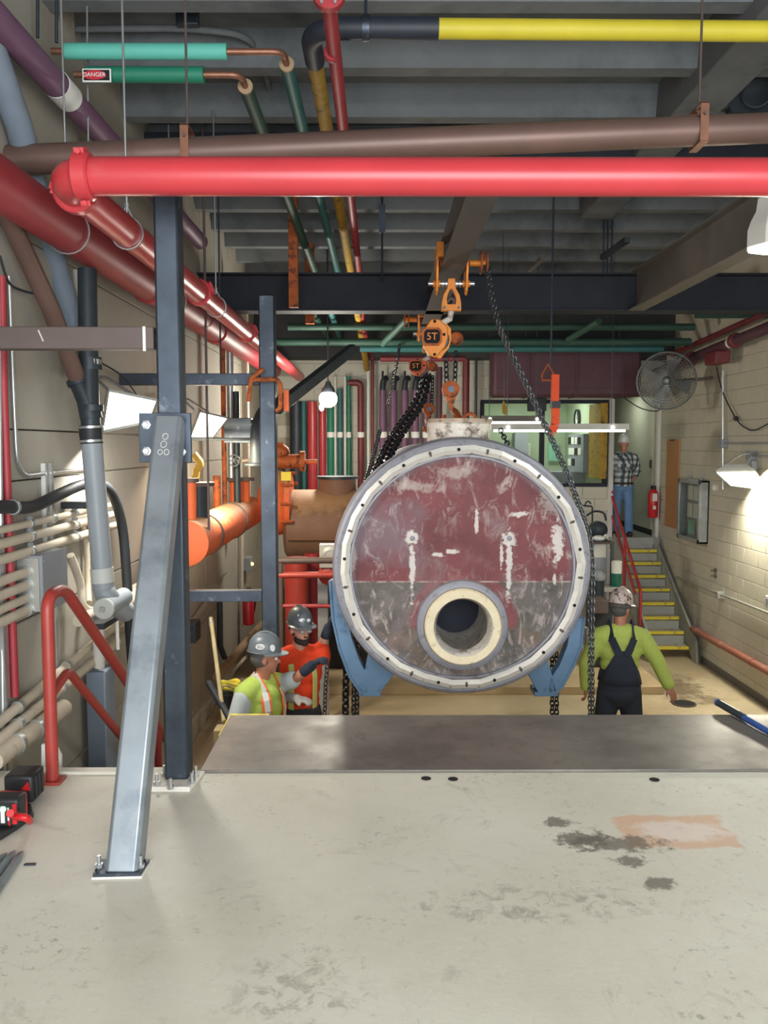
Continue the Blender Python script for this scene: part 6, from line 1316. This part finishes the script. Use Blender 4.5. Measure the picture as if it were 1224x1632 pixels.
    def surf(s, x, z, side, g=.016):   # point on torso surface at lateral x, height z, side +1 front / -1 back
        tab = ((.97, .16, .115, 0), (1.06, .155, .114, .005), (1.17, .16, .12, .012), (1.29, .178, .126, .01), (1.38, .19, .112, .0), (1.46, .2, .07, -.01))
        for i in range(len(tab)-1):
            if tab[i][0] <= z <= tab[i+1][0]:
                t = (z-tab[i][0])/(tab[i+1][0]-tab[i][0]); rx, ry, y0 = [tab[i][q]*(1-t)+tab[i+1][q]*t for q in (1, 2, 3)]; break
        else: rx, ry, y0 = .16, .115, 0
        c = min(.98, abs(x)/(rx+g)); return s.L(x, y0+side*(ry+g)*math.sqrt(1-c*c), z)
def arm(s, i, e, w): return (V(e), V(w))
# ---- A: vest worker, front left
Y = 6.35; hx_ = atY(418, 1040, Y).x
A = Person('worker in grey hard hat and lime safety vest reaching right with a black glove', (hx_-.02, Y, ZL), (.78, -.62), 1.77, lean=.06, headdir=(.97, .2, -.05))
shR = A.L(.19, 0, 1.42); shL = A.L(-.19, 0, 1.42)
A.build([(atY(470, 1082, 6.35), atY(494, 1063, 6.3)), (A.L(.27, -.02, 1.15), A.L(.27, .1, .92))], 'skin_tan', palm=(0, 0, 1), curl=.7)
A.shirt('shirt_grey', .8, .014, 't_shirt'); A.trousers('trouser_dark'); A.boots(); A.hair('hair_grey'); A.glove(0, 'glove_black', .8); A.glove(1, 'glove_black', .5)
m = MB(); A.torso(m, .026); vm_ = remesh(m, .011, 7); vest = obj('safety_vest', vm_, 'vest_green', A.root)
for x in (-.09, .09):
    for sd in (1, -1):
        pt = [A.surf(x*(1 if z < 1.4 else .9), z, sd, .034) for z in (1.0, 1.1, 1.2, 1.3, 1.38, 1.44)]+[A.L(x*.95, 0, 1.555-.01)]
        A.strip(pt, .075, 'tape_orange', vest, 'orange_trim', .006); pt2 = [A.surf(x*(1 if z < 1.4 else .9), z, sd, .039) for z in (1.0, 1.1, 1.2, 1.3, 1.38, 1.44)]+[A.L(x*.95, 0, 1.56)]
        A.strip(pt2, .042, 'tape_silver', vest)
A.hat('hat_grey', 1); 
st_, c, x, y = A.sticker(-.35, .055, .034, .02, 'sticker_white'); st2 = obj('sticker_print', MB().tube([c+x*(.026*math.cos(j*PI/8))+y*(.013*math.sin(j*PI/8)) for j in range(16)], .002, 5, closed=True).tube([c-x*.016, c+x*.016], .003, 5), 'ink_black', st_)
A.sticker(.45, .045, .02, .025, 'sticker_white')
# ---- B: orange shirt worker
Y = 7.2; bx_ = atY(478, 1040, Y).x
Bp = Person('bearded worker in orange high-visibility T-shirt and grey hard hat beside the drum', (bx_, Y, ZL), (.28, -.96), 1.8, headdir=(.55, -.83, -.06))
Bp.build([(atY(512, 1032, 7.25), atY(522, 1003, 7.25)), (Bp.L(.25, .0, 1.13), atY(470, 1113, 7.0))], 'skin', curl=.6)
sh = Bp.shirt('shirt_orange', .8, .016, 't_shirt'); Bp.trousers('trouser_dark'); Bp.boots(); Bp.hair('hair_dark'); Bp.glove(0, 'glove_black', .6); Bp.glove(1, 'glove_pale', .3)
for x in (-.1, .1): Bp.strip([Bp.surf(x*(.95 if z > 1.3 else 1), z, 1, .022) for z in (1.02, 1.1, 1.17, 1.23, 1.29, 1.35, 1.4)], .05, 'hivis', sh)
e_, w_ = Bp.arms[1]; p_ = Bp.sh[1].lerp(e_, .6); obj('sleeve_band', MB().ring(p_, e_-Bp.sh[1], .066, .081, .055, 20), 'hivis', sh)
m = MB(); k = Bp.k
for j in range(9): a = PI*(-.05+1.1*j/8); m.sph(Bp.Hd(.055*math.cos(a), .035+.045*math.sin(a), -.07-.018*math.sin(a)), (.022, .022, .03), 8)
m.sph(Bp.Hd(0, .083, -.095), (.032, .022, .028), 10); m.sph(Bp.Hd(0, .092, -.042), (.03, .01, .008), 8); obj('beard', remesh(m, .007, 3), 'hair_dark', Bp.root)
gm = MB()
for x in (-.032, .032): gm.sph(Bp.Hd(x, .093, .006), (.026, .012, .018), 12)
gm.tube([Bp.Hd(-.08, .0, .012), Bp.Hd(-.062, .08, .012), Bp.Hd(0, .102, .014), Bp.Hd(.062, .08, .012), Bp.Hd(.08, .0, .012)], .004, 6); obj('safety_glasses', gm, 'glasses', Bp.root)
Bp.hat('hat_grey', 1)
for q, (a, h, w, hh) in enumerate(((1.0, .09, .022, .012), (1.15, .055, .026, .014), (1.75, .05, .018, .014))): Bp.sticker(a, h, w, hh, 'sticker_white')
# ---- C: man on the landing
Y = 14.95; cx_ = atY(992, 800, Y).x
C_ = Person('man in white hard hat, checked shirt and blue jeans standing in the corridor doorway', (cx_, Y, 0), (-.08, -1), 1.70, headdir=(-.12, -.98, -.03))
C_.build([(C_.L(-.27, -.08, 1.12), C_.L(-.17, -.17, .98)), (C_.L(.27, -.08, 1.12), C_.L(.17, -.17, .98))], 'skin', stance=.03, curl=.4)
cs = C_.shirt('plaid', .85, .028, 'checked_shirt'); C_.trousers('denim'); C_.boots(); C_.hair('hair_grey'); C_.hat('hat_white', 1)
m = MB(); m.bar(C_.L(-.02, .08, 1.5), C_.L(-.07, .1, 1.44), .03, .012); m.bar(C_.L(.02, .08, 1.5), C_.L(.07, .1, 1.44), .03, .012); obj('collar', m, 'plaid', cs)
for x in (-.08, .08): p = C_.surf(x, 1.27, 1, .03); obj('pocket', MB().box(p-V3(.05, .006, .05), p+V3(.05, .006, .05)), 'plaid', cs, bev=.004)
obj('belt', MB().tube([C_.L(.178*math.cos(j*PI/12), .142*math.sin(j*PI/12), .965) for j in range(24)], .015, 6, closed=True), 'boot', C_.root)
# ---- D: lime shirt and overalls, back to camera
Y = 7.9; dx_ = atY(988, 1050, Y).x
Dp = Person('worker seen from behind in lime shirt and dark overalls with a stickered hard hat', (dx_, Y, ZL), (.1, 1), 1.83, headdir=(.72, .68, -.16))
Dp.build([(Dp.L(-.3, .02, 1.16), Dp.L(-.29, .06, .93)), (atY(1046, 1050, 7.85), atY(1066, 1093, 7.7))], 'skin_tan', stance=.14, curl=.7, palm=(.3, -.3, .9))
Dp.shirt('shirt_lime', 1.95, .022, 'long_sleeve_shirt'); Dp.trousers('overall_navy', .03); Dp.boots(); Dp.hair('hair_grey')
m = MB(); Dp.torso(m, .036, .9, 1.1); m.sph(Dp.L(0, .0, 1.0), (.19, .152, .14), 18); 
bib = obj('overall_bib', remesh(m, .011, 6), 'overall_navy', Dp.root)
for sd in (-1, 1):
    rows_ = ((1.0, .19), (1.07, .175), (1.14, .145), (1.21, .11), (1.27, .08), (1.32, .05)); m = MB(); n = 9; k_ = 0
    for z, hw_ in rows_:
        for j in range(n): x = -hw_+2*hw_*j/(n-1); m.v.append(Dp.surf(x, z, sd, .045))
    for i in range(len(rows_)-1):
        for j in range(n-1): a = i*n+j; m.f.append((a, a+1, a+n+1, a+n))
    o = obj('bib_panel', m, 'overall_navy', bib); so = o.modifiers.new('th', 'SOLIDIFY'); so.thickness = .012
    for s_ in (-1, 1): Dp.strip([Dp.surf(x*s_, z, sd, .047) for x, z in ((.03, 1.28), (.065, 1.35), (.1, 1.43))]+[Dp.L(.11*s_, 0, 1.557)], .07, 'overall_navy', bib, 'shoulder_strap', .012)
Dp.hat('hat_patched', 1)
obj('headband', MB().tube([Dp.Hd(.088*math.cos(j*PI/12), -.01+.108*math.sin(j*PI/12), .035) for j in range(24)], .018, 8, closed=True), 'hair_grey', Dp.root)

# ================================================================ small things in front
# battery charger with two packs at the left edge
c = atZ(12, 1312, 0); ch = thing('battery_charger', c, 'red and black battery charger with two packs on the near floor at left', 'charger')
c = V3(c.x-.02, c.y, 0)
def Q(px, py, z=0): return atZ(px, py, z)
obj('base_tray', MB().prism([Q(-40, 1350, .004), Q(2, 1340, .004), Q(30, 1322, .004), Q(54, 1304, .004), Q(50, 1288, .004), Q(-40, 1290, .004)], (0, 0, .025)), 'tool_black', ch, bev=.006)
obj('red_body', MB().prism([Q(14, 1320, .03), Q(44, 1306, .03), Q(44, 1290, .03), Q(0, 1288, .03), Q(0, 1305, .03)], (0, 0, .085)), 'tool_red', ch, bev=.012)
obj('red_arch', MB().tube(smooth_path([Q(47, 1309, .025), Q(46, 1307, .08), Q(40, 1303, .115), Q(22, 1300, .12), Q(16, 1296, .16)]), .015, 10), 'tool_red', ch)
p_ = Q(2, 1330); q_ = Q(31, 1330); b1 = obj('battery_pack', MB().box((p_.x-.08, p_.y, .03), (q_.x, p_.y+.09, .15)), 'tool_black', ch, bev=.014); obj('side_band', MB().box((q_.x-.025, p_.y-.003, .045), (q_.x-.008, p_.y+.02, .13)), 'tool_red', b1)
obj('white_mark', MB().box((p_.x+.002, p_.y-.004, .05), (p_.x+.018, p_.y, .12)).box((p_.x+.03, p_.y-.004, .06), (p_.x+.036, p_.y, .115)), 'sticker_white', b1)
c3_ = Q(38, 1283); b2 = obj('battery_pack', MB().box((c3_.x-.08, c3_.y-.02, .015), (c3_.x+.05, c3_.y+.12, .14)), 'tool_black', ch, bev=.014); obj('red_tab', MB().prism([c3_+V3(-.0, -.024, .08), c3_+V3(.04, -.024, .075), c3_+V3(.03, -.024, .115)], (0, .01, 0)), 'tool_red', b2)
for k in range(3): obj('grip_rib', MB().box((c3_.x+.05, c3_.y+.0+.035*k, .03), (c3_.x+.056, c3_.y+.02+.035*k, .13)), 'tool_black', b2)
obj('pilot_lamp', MB().sph(Q(5, 1290, .15), .012, 10), 'led_green', ch)
# three chisels
for i, (tip, tail) in enumerate((((36, 1357), (-20, 1440)), ((24, 1356), (-30, 1425)), ((11, 1360), (-40, 1405)))):
    a = atZ(*tip, .014); b = atZ(*tail, .016); d = (b-a).normalized()
    t = thing('steel_chisel', V3((a.x+b.x)/2, (a.y+b.y)/2, 0), ('rightmost', 'middle', 'leftmost')[i]+' of the three steel chisel bits at the left edge', 'chisel', 'steel chisel bits on the floor')
    obj('shank', MB().tube([a+d*.07, b], .016, 6), 'steel_raw', t); obj('point', MB().tube([a, a+d*.03, a+d*.07], [.003, .011, .016], 6), 'steel_raw', t)
# blue pole at the right edge of the plate
a = atZ(1143, 1119, .04); b = atZ(1232, 1170, .035); d = (b-a); bp_ = thing('blue_pole', V3(b.x, b.y, .014), 'blue pole with dark end lying over the plate edge at right', 'pole')
obj('shaft', MB().tube([a+d*.5, a+d*1.9], .019, 12), 'blue_pole', bp_); obj('grip', MB().tube([a+d*.02, a+d*.52], .022, 12), 'iron_black', bp_); obj('end_cap', MB().sph(a+d*.02, .024, 12), 'blue_pole', bp_); obj('grip_stripe', MB().bar(a+d*.06+V3(0, 0, .021), a+d*.42+V3(0, 0, .021), .008, .004), 'conduit', bp_)
# small wood chip and debris
c = atZ(48, 1379, 0); obj('metal_chip', MB().prism([c+V3(-.022, -.006, .001), c+V3(.022, -.004, .001), c+V3(.02, .008, .001), c+V3(-.02, .006, .001)], (0, 0, .005)), 'steel_dark', label='small dark metal chip on the floor right of the chisels', cat='debris')
